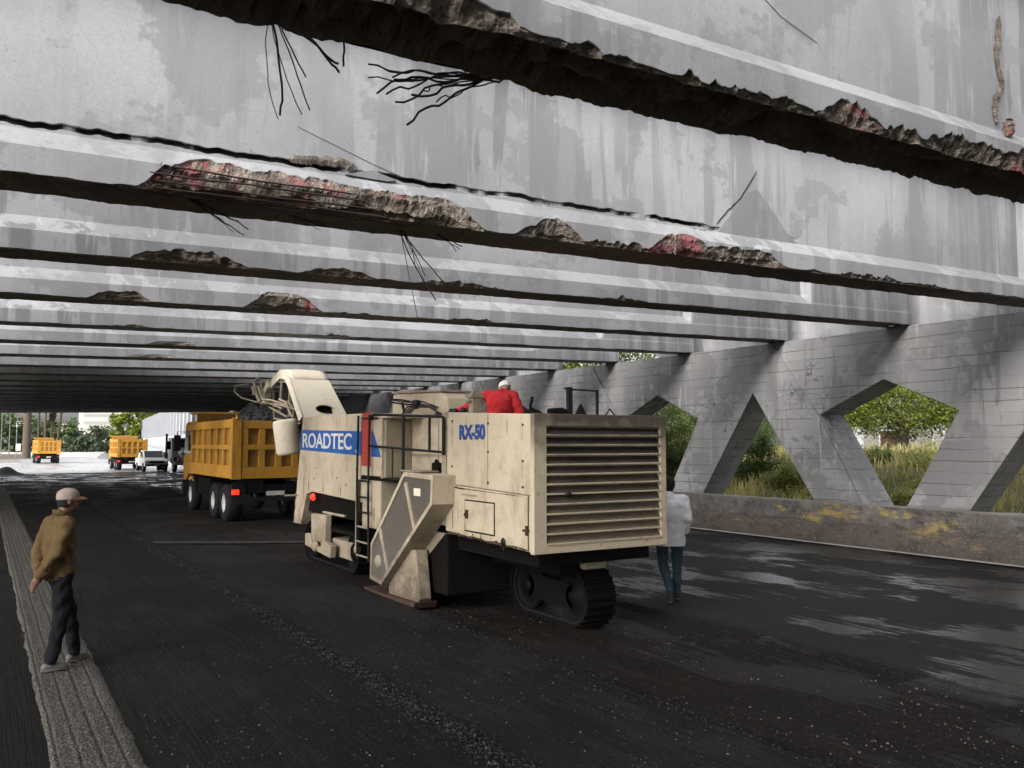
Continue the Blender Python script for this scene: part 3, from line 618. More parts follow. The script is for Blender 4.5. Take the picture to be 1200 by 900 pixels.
bv = tw.modifiers.new('bevel','BEVEL'); bv.width = .009; bv.segments = 1; bv.limit_method = 'ANGLE'
tag(tw, 'grey board-marked concrete wall with triangular and five-sided openings', 'wall')
for c in cents:
    g = MB(); e = .004                                  # diagonal members standing proud of the wall face
    g.prism([(c+3.05,ZT-.02),(c+1.69+e,2.88),(c+.42,.55),(c+1.62,.55),(c+PER/2-.012,3.50),(c+PER/2+.9,ZT-.02)], XW-.075, XW+.01, 'x')
    g.build('diagonal_member', WALLC, tw, bev=.01)
    g = MB(); g.prism([(c-2.85,ZT-.02),(c-1.69-e,2.88),(c-.42,.55),(c-1.62,.55),(c-PER/2+.012,3.50),(c-PER/2-.55,ZT-.02)], XW-.035, XW+.012, 'x')
    g.build('diagonal_member', WALLC, tw, bev=.01)
PADM = plain('black_bearing_pad', (.02,.02,.02), .8, .4)
for b in beams[1:12]:
    g = MB(); y = b.location.y; g.box(XW+.01, XW+.10, y+.05, y+.55, ZT-.01, ZT+.03); g.build('bearing_pad', PADM, tw)
BACKC = concrete('backing_concrete', (.34,.34,.345))
g = MB(); g.box(17.36, 17.62, -8, 19.6, ZT, 7.0); tag(g.build('backing_wall', BACKC, fix=(17.4,8,ZT)), 'streaked grey end wall closing the gaps between the nearer beam ends', 'wall')
g = MB(); g.box(17.36, 17.62, 25, 71.4, ZT, 6.95); tag(g.build('backing_wall', BACKC, fix=(17.4,50,ZT)), 'grey end wall behind the farther beam ends, beyond the leafy gap', 'wall')
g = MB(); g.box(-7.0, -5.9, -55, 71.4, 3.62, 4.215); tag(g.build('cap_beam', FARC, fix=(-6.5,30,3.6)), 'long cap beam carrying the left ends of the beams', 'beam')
g = MB(); g.box(-7.0, -5.95, 30.6, 71.3, -.2, 3.615); tag(g.build('light_block_wall', FARC, fix=(-6.5,50,0)), 'unseen concrete wall added on the left to darken the space under the deck', 'wall')  # out of view, added to stop side light reaching under the deck
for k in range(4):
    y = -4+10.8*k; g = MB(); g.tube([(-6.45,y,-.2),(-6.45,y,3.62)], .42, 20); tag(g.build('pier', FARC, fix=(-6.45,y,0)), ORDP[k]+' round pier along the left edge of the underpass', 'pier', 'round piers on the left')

def barrier_mat():
    n = NT('old_barrier_concrete'); a = n.noise(1.4, 6, .7); b = n.noise(7, 6, .75); x, y, z = n.sep()
    c = n.mix(n.ramp(a, (.35,0), (.65,1)), (.135,.122,.113), (.062,.054,.048)); c = n.mix(n.ramp(b, (.5,0), (.7,.75)), c, (.035,.03,.026))
    st = n.noise(1.6, 5, .65, n.mapping((3,3,.4))); c = n.mix(n.ramp(st, (.52,0), (.66,.65)), c, (.05,.042,.036))
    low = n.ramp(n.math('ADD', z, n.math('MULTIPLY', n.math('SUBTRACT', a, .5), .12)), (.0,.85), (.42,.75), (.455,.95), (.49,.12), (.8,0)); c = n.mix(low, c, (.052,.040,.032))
    ye = n.noise(1.15, 5, .65, n.mapping((1,.62,1.9)), dist=.3); ym = n.ramp(n.math('ADD', ye, n.math('MULTIPLY', n.math('SUBTRACT', n.noise(5, 6, .75, n.mapping((1,.6,2))), .5), .75)), (.585,0), (.66,1))
    ym = n.math('MULTIPLY', ym, n.ramp(z, (.30,.30), (.50,1))); c = n.mix(n.math('MULTIPLY', ym, .88), c, (.25,.185,.05))
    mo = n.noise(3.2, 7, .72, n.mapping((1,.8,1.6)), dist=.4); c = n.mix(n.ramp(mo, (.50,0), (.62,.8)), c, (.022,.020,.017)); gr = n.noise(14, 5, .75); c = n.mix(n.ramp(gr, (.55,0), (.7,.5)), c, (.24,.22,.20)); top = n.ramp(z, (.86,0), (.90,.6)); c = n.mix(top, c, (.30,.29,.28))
    return n.out(c, .8, n.bump(b, .8, .02, n.bump(a, .4, .04)))
BARM = barrier_mat()
prof = [(15.98,-.05),(16.0,.10),(16.03,.36),(16.10,.44),(16.17,.46),(16.19,.50),(16.22,.86),(16.25,.90),(16.60,.905),(16.66,.85),(16.66,-.05)]
g = MB(); rows = []
for y in rstations([(-6,26,.14),(26,71.2,2.)]):
    seam = -.03 if abs((y+100) % 3.0) < .07 else 0
    rows.append([(x + (.018*fbm(y*1.3, z*4, 1)+.012*fbm(y*6, z*9, 5) - seam if x < 16.3 else 0), y, z + (.018*fbm(y*1.1, x*3, 2)-.010 if z > .3 else 0) + .004*(8-min(y,30))*(z > .3)*.6) for x, z in prof])
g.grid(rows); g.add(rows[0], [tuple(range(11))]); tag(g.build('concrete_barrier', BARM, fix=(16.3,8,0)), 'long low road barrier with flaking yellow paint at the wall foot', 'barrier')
# ---------------------------------------------------------------- lettering
def letters(name, text, size, mat, parent, x, y, z, width=None, bold=.0, slant=0):
    """flat raised lettering on a face looking towards -X; (y,z) is the lower left corner as read"""
    cu = bpy.data.curves.new('tmp', 'FONT'); cu.body = text; cu.size = size; cu.offset = bold; cu.extrude = .002; cu.space_character = .96
    o = bpy.data.objects.new('tmp', cu); COL.objects.link(o); me = eval_mesh(o); bpy.data.objects.remove(o)
    xs_ = [v.co.x for v in me.vertices]; a, b = min(xs_), max(xs_); k = 1 if width is None else width/(b-a); off = wloc(parent)
    for v in me.vertices:
        p = v.co; v.co = Vector((x-p.z-.0025, y-(p.x-a)*k, z+p.y + slant*(p.x-a)*k)) - off
    me.name = name; me.materials.clear(); me.materials.append(mat)
    for f in me.polygons: f.material_index = 0
    r = bpy.data.objects.new(name, me); COL.objects.link(r); r.parent = parent; return r

# ---------------------------------------------------------------- crawler tracks
def track(root, xa, xb, y0, y1, zb, h, frame_mat, name='crawler_track', outer=-1):
    r = h/2; zc = zb+r; L = (y1-y0)-2*r
    def pos(s):
        P = 2*L+2*math.pi*r; s %= P
        if s < L: return (y0+r+s, zb, 0)
        s -= L
        if s < math.pi*r: a = s/r; return (y1-r+r*math.sin(a), zc-r*math.cos(a), a)
        s -= math.pi*r
        if s < L: return (y1-r-s, zb+h, math.pi)
        s -= L; a = s/r; return (y0+r-r*math.sin(a), zc+r*math.cos(a), math.pi+a)
    P = 2*L+2*math.pi*r; n = round(P/.105)
    belt = MB(); rr = []
    for i in range(64):
        y, z, a = pos(P*i/64); ny, nz = math.sin(a), -math.cos(a)
        rr.append([(xa+.03, y-ny*.035, z-nz*.035), (xb-.03, y-ny*.035, z-nz*.035), (xb-.03, y-ny*.075, z-nz*.075), (xa+.03, y-ny*.075, z-nz*.075)])
    rr.append(rr[0]); belt.grid(rr, smooth=False, close=True); pads = belt
    for i in range(n):
        y, z, a = pos(P*i/n); ty, tz = math.cos(a), math.sin(a); ny, nz = math.sin(a), -math.cos(a)
        for (w, lo, hi) in ((.046, -.035, -.006), (.011, -.008, .022)):
            c = [(y+ty*s*w+ny*q, z+tz*s*w+nz*q) for s, q in ((-1,lo),(1,lo),(1,hi),(-1,hi))]
            pads.prism(c, xa, xb, 'x', 1)
    t = belt.build(name, [BLACKM, GREASE_SHADE], root)
    fr = MB(); xo = xa-.012 if outer < 0 else xb+.012; xi = xa+.10
    fr.box(xa+.05, xb-.05, y0+r, y1-r, zc-r*.42, zc+r*.42); fr.build('track_frame', frame_mat, t, bev=.012)
    for yy in (y0+r, y1-r):
        w = MB(); w.lathe([(0,0),(.07,0),(.075,.02),(r*.40,.02),(r*.45,.05),(r*.78,.05),(r*.82,.02),(r*.82,.12),(0,.12)], (xa+.03, yy, zc), (1,0,0)); w.build('idler_wheel', GREASE_SHADE, t)
    return t

# ---------------------------------------------------------------- milling machine
S, SR = 5.3, 7.25
mm = empty('milling_machine', (6.3, 12.2, 0), 'big dirty beige milling machine with slatted rear, blue stripe and raised conveyor', 'milling machine')
g = MB(); g.prism([(8.14,.97),(10.26,1.04),(10.26,1.66),(8.14,1.60)], S, SR, 'x'); lower = g.build('engine_housing', BEIGE, mm, bev=.015)
g = MB(); g.prism([(8.14,1.606),(10.26,1.666),(10.26,2.625),(8.14,2.54)], S+.015, SR-.015, 'x'); upper = g.build('engine_cover', BEIGE, mm, bev=.015)
letters('lettering', 'RX-50', .245, BLUEL, upper, S+.012, 9.90, 2.265, width=.68, bold=.012)
g = MB(); g.box(S-.014, S+.01, 8.98, 9.70, 1.10, 1.47); h_ = g.build('access_hatch', BEIGE, lower, bev=.008)
g = MB(); g.box(S-.006, S+.004, 8.962, 9.718, 1.082, 1.488); g.build('hatch_shadow_gap', BLACKM, lower)  # black plate painting the shadow line round the hatch edge
g = MB(); g.box(S-.034, S-.010, 9.60, 9.66, 1.25, 1.36); g.tube([(S-.03,9.63,1.27),(S-.06,9.63,1.30),(S-.03,9.63,1.34)], .012, 6); g.build('latch', RUSTY, h_)
g = MB(); g.box(S-.012, S+.01, 9.42, 9.80, 1.535, 1.56); g.build('label_plate', BEIGED, lower)
g = MB(); g.lathe([(0,.0),(.055,.0),(.055,.02)], (S-.008,8.76,1.03), (1,0,0)); g.build('drain_hole', BLACKM, lower)
for yy, zz in ((9.15,2.45),(9.15,1.72),(9.15,2.1),(8.35,2.42),(8.35,2.0),(8.35,1.7),(10.1,2.5),(10.1,1.9)):
    g = MB(); g.lathe([(.0,-.012),(.014,-.012),(.016,.0)], (S+.014,yy,zz), (1,0,0), 8); g.build('bolt', RUSTY, upper)
g = MB(); g.box(S+.008, S+.03, 9.155, 9.168, 1.69, 2.56); g.build('panel_seam', BEIGED, upper)
g = MB(); g.box(S-.006, S+.02, 8.205, 8.222, .985, 1.60); g.build('panel_seam', BLACKM, lower)
g = MB(); g.box(S-.03, S+.0, 8.19, 8.30, 1.20, 1.225); g.box(S-.035, S-.01, 8.20, 8.235, 1.16, 1.27); g.build('door_latch', RUSTY, lower)
# run-down grime and scrapes on the left side
def grime(par, pts, wd, seed, mat=None, x=None, sub=9):
    x = S if x is None else x; P = []
    for (a, b) in zip(pts, pts[1:]):
        for i in range(sub): P.append((a[0]+(b[0]-a[0])*i/sub, a[1]+(b[1]-a[1])*i/sub))
    P.append(pts[-1]); A = []; B = []; N_ = len(P)
    for i, (y, z) in enumerate(P):
        j, k = min(i+1, N_-1), max(i-1, 0); d = Vector((P[j][0]-P[k][0], P[j][1]-P[k][1])).normalized(); tap = min(1., min(i, N_-1-i)/2.5+.06)
        w0 = wd*tap*(.25+1.1*abs(fbm(i*.7, seed, 1))); w1 = wd*tap*(.25+1.1*abs(fbm(i*.6, seed+5, 3))); A.append((x-.0035, y-d.y*w0, z+d.x*w0)); B.append((x-.0035, y+d.y*w1, z-d.x*w1))
    g = MB(); g.grid([A, B], smooth=False); return g.build('grime_streak', mat or GRIME, par, recalc=False)
grime(lower, [(10.2,1.645),(9.6,1.618),(9.0,1.605),(8.3,1.592)], .010, 1); grime(lower, [(10.1,1.63),(9.7,1.612)], .022, 2)
for i, (y, z, l, w_) in enumerate(((9.62,1.25,.17,.012),(9.3,1.08,.10,.02),(9.05,1.08,.07,.010),(8.21,1.15,.16,.010),(8.76,.99,.05,.03),(9.9,1.5,.3,.008),(10.05,1.35,.28,.016),(8.5,1.55,.2,.006),(9.5,1.07,.06,.03),(8.95,1.3,.2,.006))): grime(lower, [(y,z),(y+.01,z-l*.5),(y-.005,z-l)], w_, 10+i)
for i, (y, z, l, w_) in enumerate(((9.15,1.72,.10,.006),(8.35,2.0,.22,.006),(8.35,2.42,.2,.005),(10.1,2.5,.35,.010),(9.7,2.55,.2,.008),(8.7,2.5,.18,.010),(9.15,2.1,.2,.006))): grime(upper, [(y,z),(y+.008,z-l*.5),(y,z-l)], w_, 30+i, None, S+.015)
for i, (y, a) in enumerate(((9.95,.05),(9.4,.04),(8.9,.06),(8.45,.045))): grime(lower, [(y+.28,.99+.03*(y-8.1)/2),(y,1.0+.03*(y-8.1)/2),(y-.25,.985+.03*(y-8.1)/2)], a*.6, 50+i)
# rear grille
g = MB(); yb = 8.14
for (xa, xb, za, zb2) in ((S-.012,S+.165,.955,2.545),(SR-.09,SR+.012,.955,2.545),(S+.1645,SR-.0895,.955,1.055),(S+.1645,SR-.0895,2.40,2.545)): g.box(xa, xb, yb-.06, yb+.02, za, zb2)
grille = g.build('grille_frame', SLATM, mm, bev=.008)
g = MB(); g.box(S+.165, SR-.09, yb+.005, yb+.012, 1.05, 2.41); g.build('grille_back', BLACKM, grille)
nsl = 12
for i in range(nsl):
    z = 1.06+i*(2.41-1.06)/nsl; g = MB(); p = (2.41-1.06)/nsl
    g.prism([(yb-.052,z+.010),(yb-.046,z+.010),(yb+.0,z+p*.80),(yb-.006,z+p*.80)], S+.166, SR-.091, 'x'); sl_ = g.build('slat', SLATD, grille)
    q = MB(); q.box(S+.166, SR-.091, yb-.072, yb-.046, z-.004, z+.012); q.build('slat_lip', SLATM, sl_)
g = MB(); g.box(S+.02, SR-.02, 8.2, 10.2, 2.53, 2.60); 
g = MB(); g.lathe([(0,0),(.03,0),(.035,.04),(0,.05)], (S+.43,8.06,1.62), (0,-1,0), 10); g.tube([(S+.37,8.06,1.60),(S+.43,8.02,1.63),(S+.47,8.03,1.60)], .014, 6); g.build('rag', BLACKM, grille)
# things on the engine roof
g = MB(); g.box(6.41,6.47,8.97,9.03,2.56,2.93); g.box(6.875,6.905,8.985,9.015,2.56,2.91); g.tube([(6.36,9,2.915),(6.44,9,2.905),(6.89,9,2.895)], .012, 8); g.build('roof_guard', BLACKM, mm)
g = MB(); g.tube([(6.05,8.9,2.60),(6.25,8.9,2.615),(6.31,8.9,2.60),(6.33,8.9,2.56)], .045, 12); g.build('exhaust_pipe', GREASE_SHADE, mm)
g = MB(); g.lathe([(.09,0),(.07,.03),(.015,.14),(0,.15)], (6.62,9.0,2.57), (0,0,1), 12); g.build('filler_cap', GREASE_SHADE, mm)
g = MB(); g.lathe([(.16,0),(.10,.06),(.0,.10)], (6.0,9.2,2.565), (0,0,1), 12); vc = g.build('vent_cover', GREASE_SHADE, mm); g = MB(); g.tube([(5.98,9.2,2.56),(5.97,9.2,2.70),(6.0,9.2,2.80)], .02, 8); g.build('vent_pipe', GREASE_SHADE, vc)
g = MB(); g.tube([(6.95,8.9,2.57),(7.02,8.9,2.66),(7.1,8.9,2.58)], .01, 6); g.build('lifting_eye', GREASE_SHADE, mm)
g = MB(); g.box(5.42,5.56,9.74,9.86,2.61,2.82); g.box(5.39,5.59,9.72,9.88,2.80,2.85); g.box(5.36,5.62,9.76,9.84,2.74,2.77); g.lathe([(.02,0),(.03,.03),(0,.07)], (5.46,9.8,2.85), (0,0,1), 10); g.build('control_post', BEIGED, mm, bev=.01)
# narrow corner wall and operator's recess
g = MB(); g.prism([(10.265,1.10),(10.62,1.12),(10.62,1.75),(10.40,1.76),(10.40,2.63),(10.265,2.625)], S+.004, S+.42, 'x'); g.build('corner_wall', BEIGED, mm, bev=.01)
rw = MB(); rw.box(5.80, 5.86, 10.405, 12.46, 1.60, 2.64); recess = rw.build('recess_wall', BEIGE, mm, bev=.008)
g = MB()
for yy in (10.9,11.45): g.box(5.785, 5.80, yy-.008, yy+.008, 1.70, 2.60)
g.box(5.782,5.80,10.45,12.4,2.02,2.05); g.build('panel_seam', BEIGED, recess)
g = MB(); g.box(5.66,5.80,11.2,11.42,1.70,1.92); g.tube([(5.7,11.5,1.72),(5.68,11.3,1.95),(5.72,11.1,1.8)], .03, 8); g.build('hydraulic_block', GREASE_SHADE, recess, bev=.02)
g = MB(); g.box(S+.02, SR-.05, 10.41, 12.45, 1.615, 1.665); platform = g.build('platform', BLACKM, mm, bev=.008)
g = MB(); g.box(S-.01,5.78,12.47,13.24,1.655,1.69); g.box(S-.012,S+.03,10.66,13.26,1.62,1.66); g.build('platform_edge', GREASE_SHADE, platform)
# operator's bench, console and steering wheel
g = MB(); g.box(6.25,7.0,10.45,11.0,1.67,2.20); g.box(6.22,7.03,10.43,11.05,2.20,2.28); seat = g.build('operator_seat', BLACKM, mm, bev=.03)
g = MB(); g.prism([(11.42,2.63),(13.52,2.69),(13.50,3.05),(11.72,2.99),(11.52,2.90)], 5.95, 6.45, 'x'); hd = g.build('console_hood', BEIGE, mm, bev=.02)
g = MB(); g.box(5.93,6.47,11.68,13.53,2.995,3.03); 
for v in range(len(g.v)): g.v[v] = (g.v[v][0], g.v[v][1], g.v[v][2]+(g.v[v][1]-11.7)*.033)
g.build('console_lid', BEIGED, hd, bev=.006)
for yy in (10.75,11.0,11.12,10.55):
    g = MB(); g.lathe([(.04,0),(.05,.03),(.03,.07),(0,.08)], (5.83,yy,2.64), (0,0,1), 10); g.build('gauge', BLACKM, recess)
g = MB(); c = Vector((5.62,12.4,2.86))
g.tube([c+Vector((.19*math.cos(a), .26*math.sin(a), .05*math.sin(a))) for a in [2*math.pi*i/28 for i in range(29)]], .014, 7)
for a in (0,2.1,4.2): g.tube([c, c+Vector((.19*math.cos(a), .26*math.sin(a), .05*math.sin(a)))], .010, 6)
g.tube([c, c-Vector((-.03,.05,.2))], .022, 8); g.build('steering_wheel', BLACKM, mm)
for k in range(4):
    g = MB(); g.tube([(5.45+.08*k,12.0+.1*k,2.66),(5.42+.1*k,11.75+.05*k,2.76+.03*k),(5.6+.05*k,11.4,2.74),(5.75,11.2+.1*k,2.62)], .013, 6); g.build('hose', BLACKM, mm)
g = MB(); g.lathe([(.03,0),(.07,.10),(.06,.13),(0,.14)], (5.50,11.62,2.72), (0,0,1), 10); g.build('control_knob', BLACKM, mm)
# front housing
FY = 12.45
hp = [(16.34,2.70),(16.10,2.71),(12.95,2.70),(FY,2.62),(FY,.86),(13.22,.86),(13.22,1.24),(15.70,1.30),(16.05,1.24),(16.38,.64),(16.82,.64)]
g = MB(); g.prism(hp, S, SR-.02, 'x'); fh = g.build('front_housing', BEIGE, mm, bev=.012)
g = MB(); g.box(S+.05, 5.795, FY-.055, FY+.01, 1.67, 2.56); g.build('cabinet_panel', BEIGED, fh, bev=.01)
g = MB(); g.box(S-.02,5.82,12.0,FY-.0,2.60,2.66); g.build('cushion', CREAM, fh, bev=.02)
xo = S-.004
def stripe(name, pts, mat, par, d=.003): 
    q = MB(); q.prism(pts, S-d, S+.004, 'x'); return q.build(name, mat, par)
def ln(a, b, y): return a[1]+(b[1]-a[1])*(y-a[0])/(b[0]-a[0])
tA, tB = (16.50,2.47),(13.30,2.405); bA, bB = (16.56,2.085),(12.46,1.985)
st = stripe('blue_stripe', [(16.405,2.47),(13.28,2.405),(13.28,ln(bA,bB,13.28)),(16.50,2.083)], BLUE, fh)
stripe('red_block', [(13.27,2.70),(12.86,2.70),(12.86,1.83),(13.27,1.845)], RED, fh)
stripe('blue_wedge', [(12.85,2.40),(12.79,2.40),(12.46,1.99),(12.85,1.995)], BLUE, fh)
for i, (y, z, l, w_) in enumerate(((13.9,2.0,.3,.012),(14.6,1.95,.45,.008),(15.5,1.9,.2,.010),(13.45,1.75,.3,.012),(16.2,1.6,.5,.02),(14.2,1.45,.15,.03),(15.1,1.42,.1,.04),(15.9,1.5,.2,.03),(13.0,1.5,.45,.02),(12.7,1.2,.25,.03))): grime(fh, [(y,z),(y+.01,z-l*.5),(y,z-l)], w_, 70+i)
letters('lettering', 'ROADTEC', .385, WHITEL, st, S-.005, 16.30, 2.135, width=2.60, bold=.006, slant=-.012)
stripe('white_mark', [(13.55,2.08),(13.42,2.11),(13.38,2.06),(13.50,2.05)], WHITEL, fh, .004)
for yy, zz, r_ in ((13.45,1.78,.035),(13.42,1.55,.035),(15.6,1.55,.02),(15.5,1.75,.02),(13.95,1.5,.02),(14.4,1.6,.02)):
    g = MB(); g.lathe([(.0,-r_*.8),(r_*.85,-r_*.75),(r_,0)], (S,yy,zz), (1,0,0), 10); g.build('bolt', BEIGED, fh)
g = MB(); g.lathe([(.065,0),(.065,.04),(.045,.06),(0,.07)], (S+.0,15.60,1.21), (-1,0,-.1), 14); g.build('marker_lamp', LAMPR, mm)
g = MB(); g.box(S+.1,SR-.1,13.3,16.2,.9,1.28); g.box(S+.3,SR-.3,15.9,16.3,.55,1.3); g.build('undercarriage', GREASE_SHADE, mm)
g = MB(); g.tube([(S-.03,13.34,1.60),(S-.03,13.34,.50)], .035, 10); g.lathe([(0,-.04),(.06,-.04),(.06,.04),(0,.04)], (S-.03,13.34,.47), (1,0,0), 12); g.build('support_leg', BEIGED, mm)
g = MB(); g.tube([(S-.25,16.62,1.19),(S+.05,16.60,1.19)], .02, 8); g.build('step_peg', BEIGED, mm)
# ladder
lad = MB()
for yy, zt in ((13.28,2.66),(12.80,2.66)): lad.tube([(S-.06,yy,zt),(S-.07,yy,1.6),(S-.05,yy,.34)], .020, 8)
lad = lad.build('ladder', BLACKM, mm)
for z in (.40,.62,.86,1.10,1.34,1.60):
    g = MB(); g.tube([(S-.06,13.28,z),(S-.06,12.80,z)], .016, 7); g.build('rung', BLACKM if z > 1 else BEIGED, lad)
# guard rail round the platform
rl = MB(); xr = S-.03
rl.tube([(xr,12.80,2.58),(xr,12.76,2.65),(xr,12.70,2.665),(xr,10.32,2.565),(xr,10.28,2.54)], .020, 8); rl.tube([(xr,12.80,2.165),(xr,10.28,2.085)], .018, 8)
rl.tube([(xr,11.57,2.62),(xr,11.57,1.66)], .026, 8); rl.tube([(xr,10.70,2.58),(xr,10.70,2.10)], .020, 8); rl.tube([(xr,10.28,2.55),(xr,10.28,2.05)], .022, 8); rl.tube([(xr,11.95,2.14),(xr,11.95,1.66)], .012, 8); rl.tube([(xr,13.2,2.62),(xr,12.55,2.6)], .014, 6)
rl.build('guard_rail', BLACKM, mm)
# slanting chain-case guard
gp = [(10.91,1.81),(10.0,1.79),(10.02,1.41),(11.66,.16),(12.09,.20),(12.06,.72)]
XG = 5.0
g = MB(); g.prism(gp, XG, S+.02, 'x'); gd = g.build('drive_guard', BEIGE, mm, bev=.008)
cen = Vector((sum(p[0] for p in gp)/6, sum(p[1] for p in gp)/6))
def inset(pts, d):
    o = []; n = len(pts)
    for i in range(n):
        a, b, c = Vector(pts[i-1]), Vector(pts[i]), Vector(pts[(i+1)%n]); u = (b-a).normalized(); v = (c-b).normalized()
        n1 = Vector((-u.y,u.x)); n2 = Vector((-v.y,v.x))
        if n1.dot(cen-b) < 0: n1 = -n1
        if n2.dot(cen-b) < 0: n2 = -n2
        m = (n1+n2).normalized(); o.append(tuple(b+m*d/max(.35, m.dot(n1))))
    return o
ip = inset(gp, .06)
g = MB(); g.prism(ip, XG-.004, XG+.004, 'x'); pn = g.build('mesh_panel', MESHG, gd)
g = MB()
for i in range(6):
    a, b = Vector(gp[i]), Vector(gp[(i+1)%6]); c, d = Vector(ip[(i+1)%6]), Vector(ip[i]); g.prism([tuple(a),tuple(b),tuple(c),tuple(d)], XG-.022, XG+.002, 'x')
g.bar((XG-.012,10.86,1.66),(XG-.012,10.55,1.02),.075,.020,up=(1,0,0)); g.bar((XG-.012,11.74,.96),(XG-.012,11.43,.36),.06,.020,up=(1,0,0))
g.build('guard_trim', BEIGE, gd)
g = MB(); g.box(XG-.012,XG+.0,10.40,10.60,1.50,1.60); g.build('label_plate', CREAM, gd)
g = MB(); g.lathe([(0,-.04),(.05,-.04),(.09,-.02),(.10,0)], (XG-.006,11.80,.48), (1,0,0), 16); g.build('hub_cover', BEIGED, gd)
g = MB(); g.box(5.04,S+.02,10.5,11.2,1.815,1.83); g.build('guard_cap', BEIGED, gd)
# side plate with skid
g = MB(); g.prism([(11.40,.74),(10.76,.74),(10.62,.10),(10.70,.02),(11.66,.0),(11.66,.20)], 5.10, 5.28, 'x'); sp_ = g.build('side_plate', BEIGE, mm, bev=.012)
g = MB(); g.prism([(10.60,.06),(10.66,-.03),(12.35,-.03),(12.40,.03),(11.7,.03),(10.68,.055)], 5.02, 5.36, 'x'); g.build('skid', RUSTY, sp_)
g = MB(); g.box(5.34,SR-.1,10.30,12.44,.16,1.02); dh = g.build('drum_housing', GREASE_SHADE, mm, bev=.03)
g = MB(); g.prism([(10.30,1.0),(10.9,1.0),(11.6,.62),(11.6,.5),(10.9,.6)], S+.02, S+.09, 'x'); g.build('cross_brace', BEIGED, dh)
g = MB(); g.box(5.5,SR-.1,8.3,10.28,.78,.97); g.box(6.0,6.5,8.6,10.2,.60,.8); g.build('chassis', GREASE_SHADE, mm)
g = MB(); g.box(6.30,6.64,8.5,8.95,.66,.97); g.build('track_leg', BEIGED, mm, bev=.02)
# tracks
track(mm, 6.22, 6.66, 8.34, 10.1, -.055, .74, GREASE_SHADE)
for xa in (5.36, 6.55):
    t = track(mm, xa, xa+.55, 13.50, 16.30, .0, .72, BEIGED)
    g = MB(); g.prism([(15.62,.42),(14.86,.42),(14.84,.92),(15.64,.90)], xa-.10, xa+.02, 'x'); yk = g.build('track_yoke', BEIGE, t, bev=.015)
    g = MB(); g.prism([(15.86,.30),(14.5,.20),(14.46,.42),(14.9,.48),(15.0,.34),(15.5,.36),(15.6,.54),(15.86,.52)], xa-.14, xa-.02, 'x'); g.build('yoke_arm', BEIGED, yk, bev=.02)
    g = MB(); g.lathe([(0,-.05),(.07,-.05),(.10,-.02),(.10,.02)], (xa-.14,15.25,.34), (1,0,0), 16); g.build('yoke_pin', BEIGED, yk)
    g = MB(); g.box(xa+.0,xa+.5,14.2,15.3,.925,.965); g.build('yoke_plate', BEIGE, yk, bev=.01)
# discharge conveyor and hood
def lerp(a, b, t): return tuple(a[i]+(b[i]-a[i])*t for i in range(3))
hood = MB(); NB = 26
back = []; X_L, X_R = 5.36, 6.28
prof = [(16.45,2.70),(16.75,2.98),(17.05,3.26),(17.3,3.48),(17.48,3.62),(17.66,3.73),(17.9,3.79),(18.2,3.78),(18.5,3.70),(18.75,3.55),(18.9,3.36)]
# sheet with a round hole low on its back face: build as grid and cut a circle
cu = bpy.data.curves.new('tmp','CURVE'); cu.dimensions = '2D'; cu.fill_mode = 'BOTH'; cu.extrude = .012
s_ = cu.splines.new('POLY'); pts = [(0,0),(.92,0),(.92,1.20),(0,1.20)]; s_.points.add(3); s_.use_cyclic_u = True
for p, q in zip(s_.points, pts): p.co = (*q, 0, 1)
s_ = cu.splines.new('POLY'); s_.points.add(31); s_.use_cyclic_u = True
for i, p in enumerate(s_.points): a = 2*math.pi*i/32; p.co = (.53+.215*math.cos(a), .27+.14*math.sin(a), 0, 1)
to = bpy.data.objects.new('tmp', cu); COL.objects.link(to); me = eval_mesh(to); bpy.data.objects.remove(to)
d0, d1 = Vector((0,16.45,2.70)), Vector((0,17.30,3.50)); dirv = (d1-d0).normalized(); nrm = Vector((0,-dirv.z,dirv.y))
for v in me.vertices: 
    k = v.co.y/1.20; v.co = Vector((X_L+v.co.x*(1-.10*k)-.02*k, 0, 0)) + d0 + dirv*v.co.y + nrm*v.co.z - Vector((6.3,12.2,0))
me.materials.clear(); me.materials.append(CREAM)
for p in me.polygons: p.material_index = 0
hd = bpy.data.objects.new('conveyor_hood', me); COL.objects.link(hd); hd.parent = mm
g = MB(); rows = []
for (y, z) in [(17.325,3.52),(17.42,3.62),(17.55,3.70),(17.72,3.755),(17.95,3.77),(18.2,3.74),(18.45,3.66),(18.7,3.52)]: rows.append([(x,y,z+.02*math.sin((x-5.34)/.83*math.pi)) for x in [X_L-.02+.828*i/8 for i in range(9)]])
g.grid(rows); q = g.build('hood_top', CREAM, hd); sm_ = q.modifiers.new('solid','SOLIDIFY'); sm_.thickness = .025
g = MB(); g.prism([(16.45,2.72),(17.30,3.53),(17.55,3.70),(17.95,3.77),(18.45,3.66),(18.85,3.42),(18.85,3.20),(18.45,3.46),(17.95,3.58),(17.62,3.53),(17.42,3.40),(16.62,2.64)], X_L-.055, X_L-.015, 'x'); g.build('hood_cheek', CREAM, hd, bev=.01)
g = MB(); g.prism([(18.55,3.58),(18.85,3.40),(18.88,3.1),(18.75,3.05),(18.70,3.3),(18.5,3.42)], 5.20, 5.36, 'x'); g.build('chute_bracket', CREAM, hd, bev=.02)
g = MB(); g.prism([(16.5,2.70),(17.34,3.52),(17.9,3.77),(18.6,3.55),(18.9,3.2),(18.6,2.6),(17.4,2.4)], 6.05, 6.12, 'x'); g.build('hood_side', CREAM, hd)
g = MB(); g.prism([(16.0,2.1),(18.6,3.05),(18.7,3.25),(18.4,3.32),(15.9,2.4)], 5.55, 6.04, 'x'); g.build('conveyor_belt', RUBBER, mm)
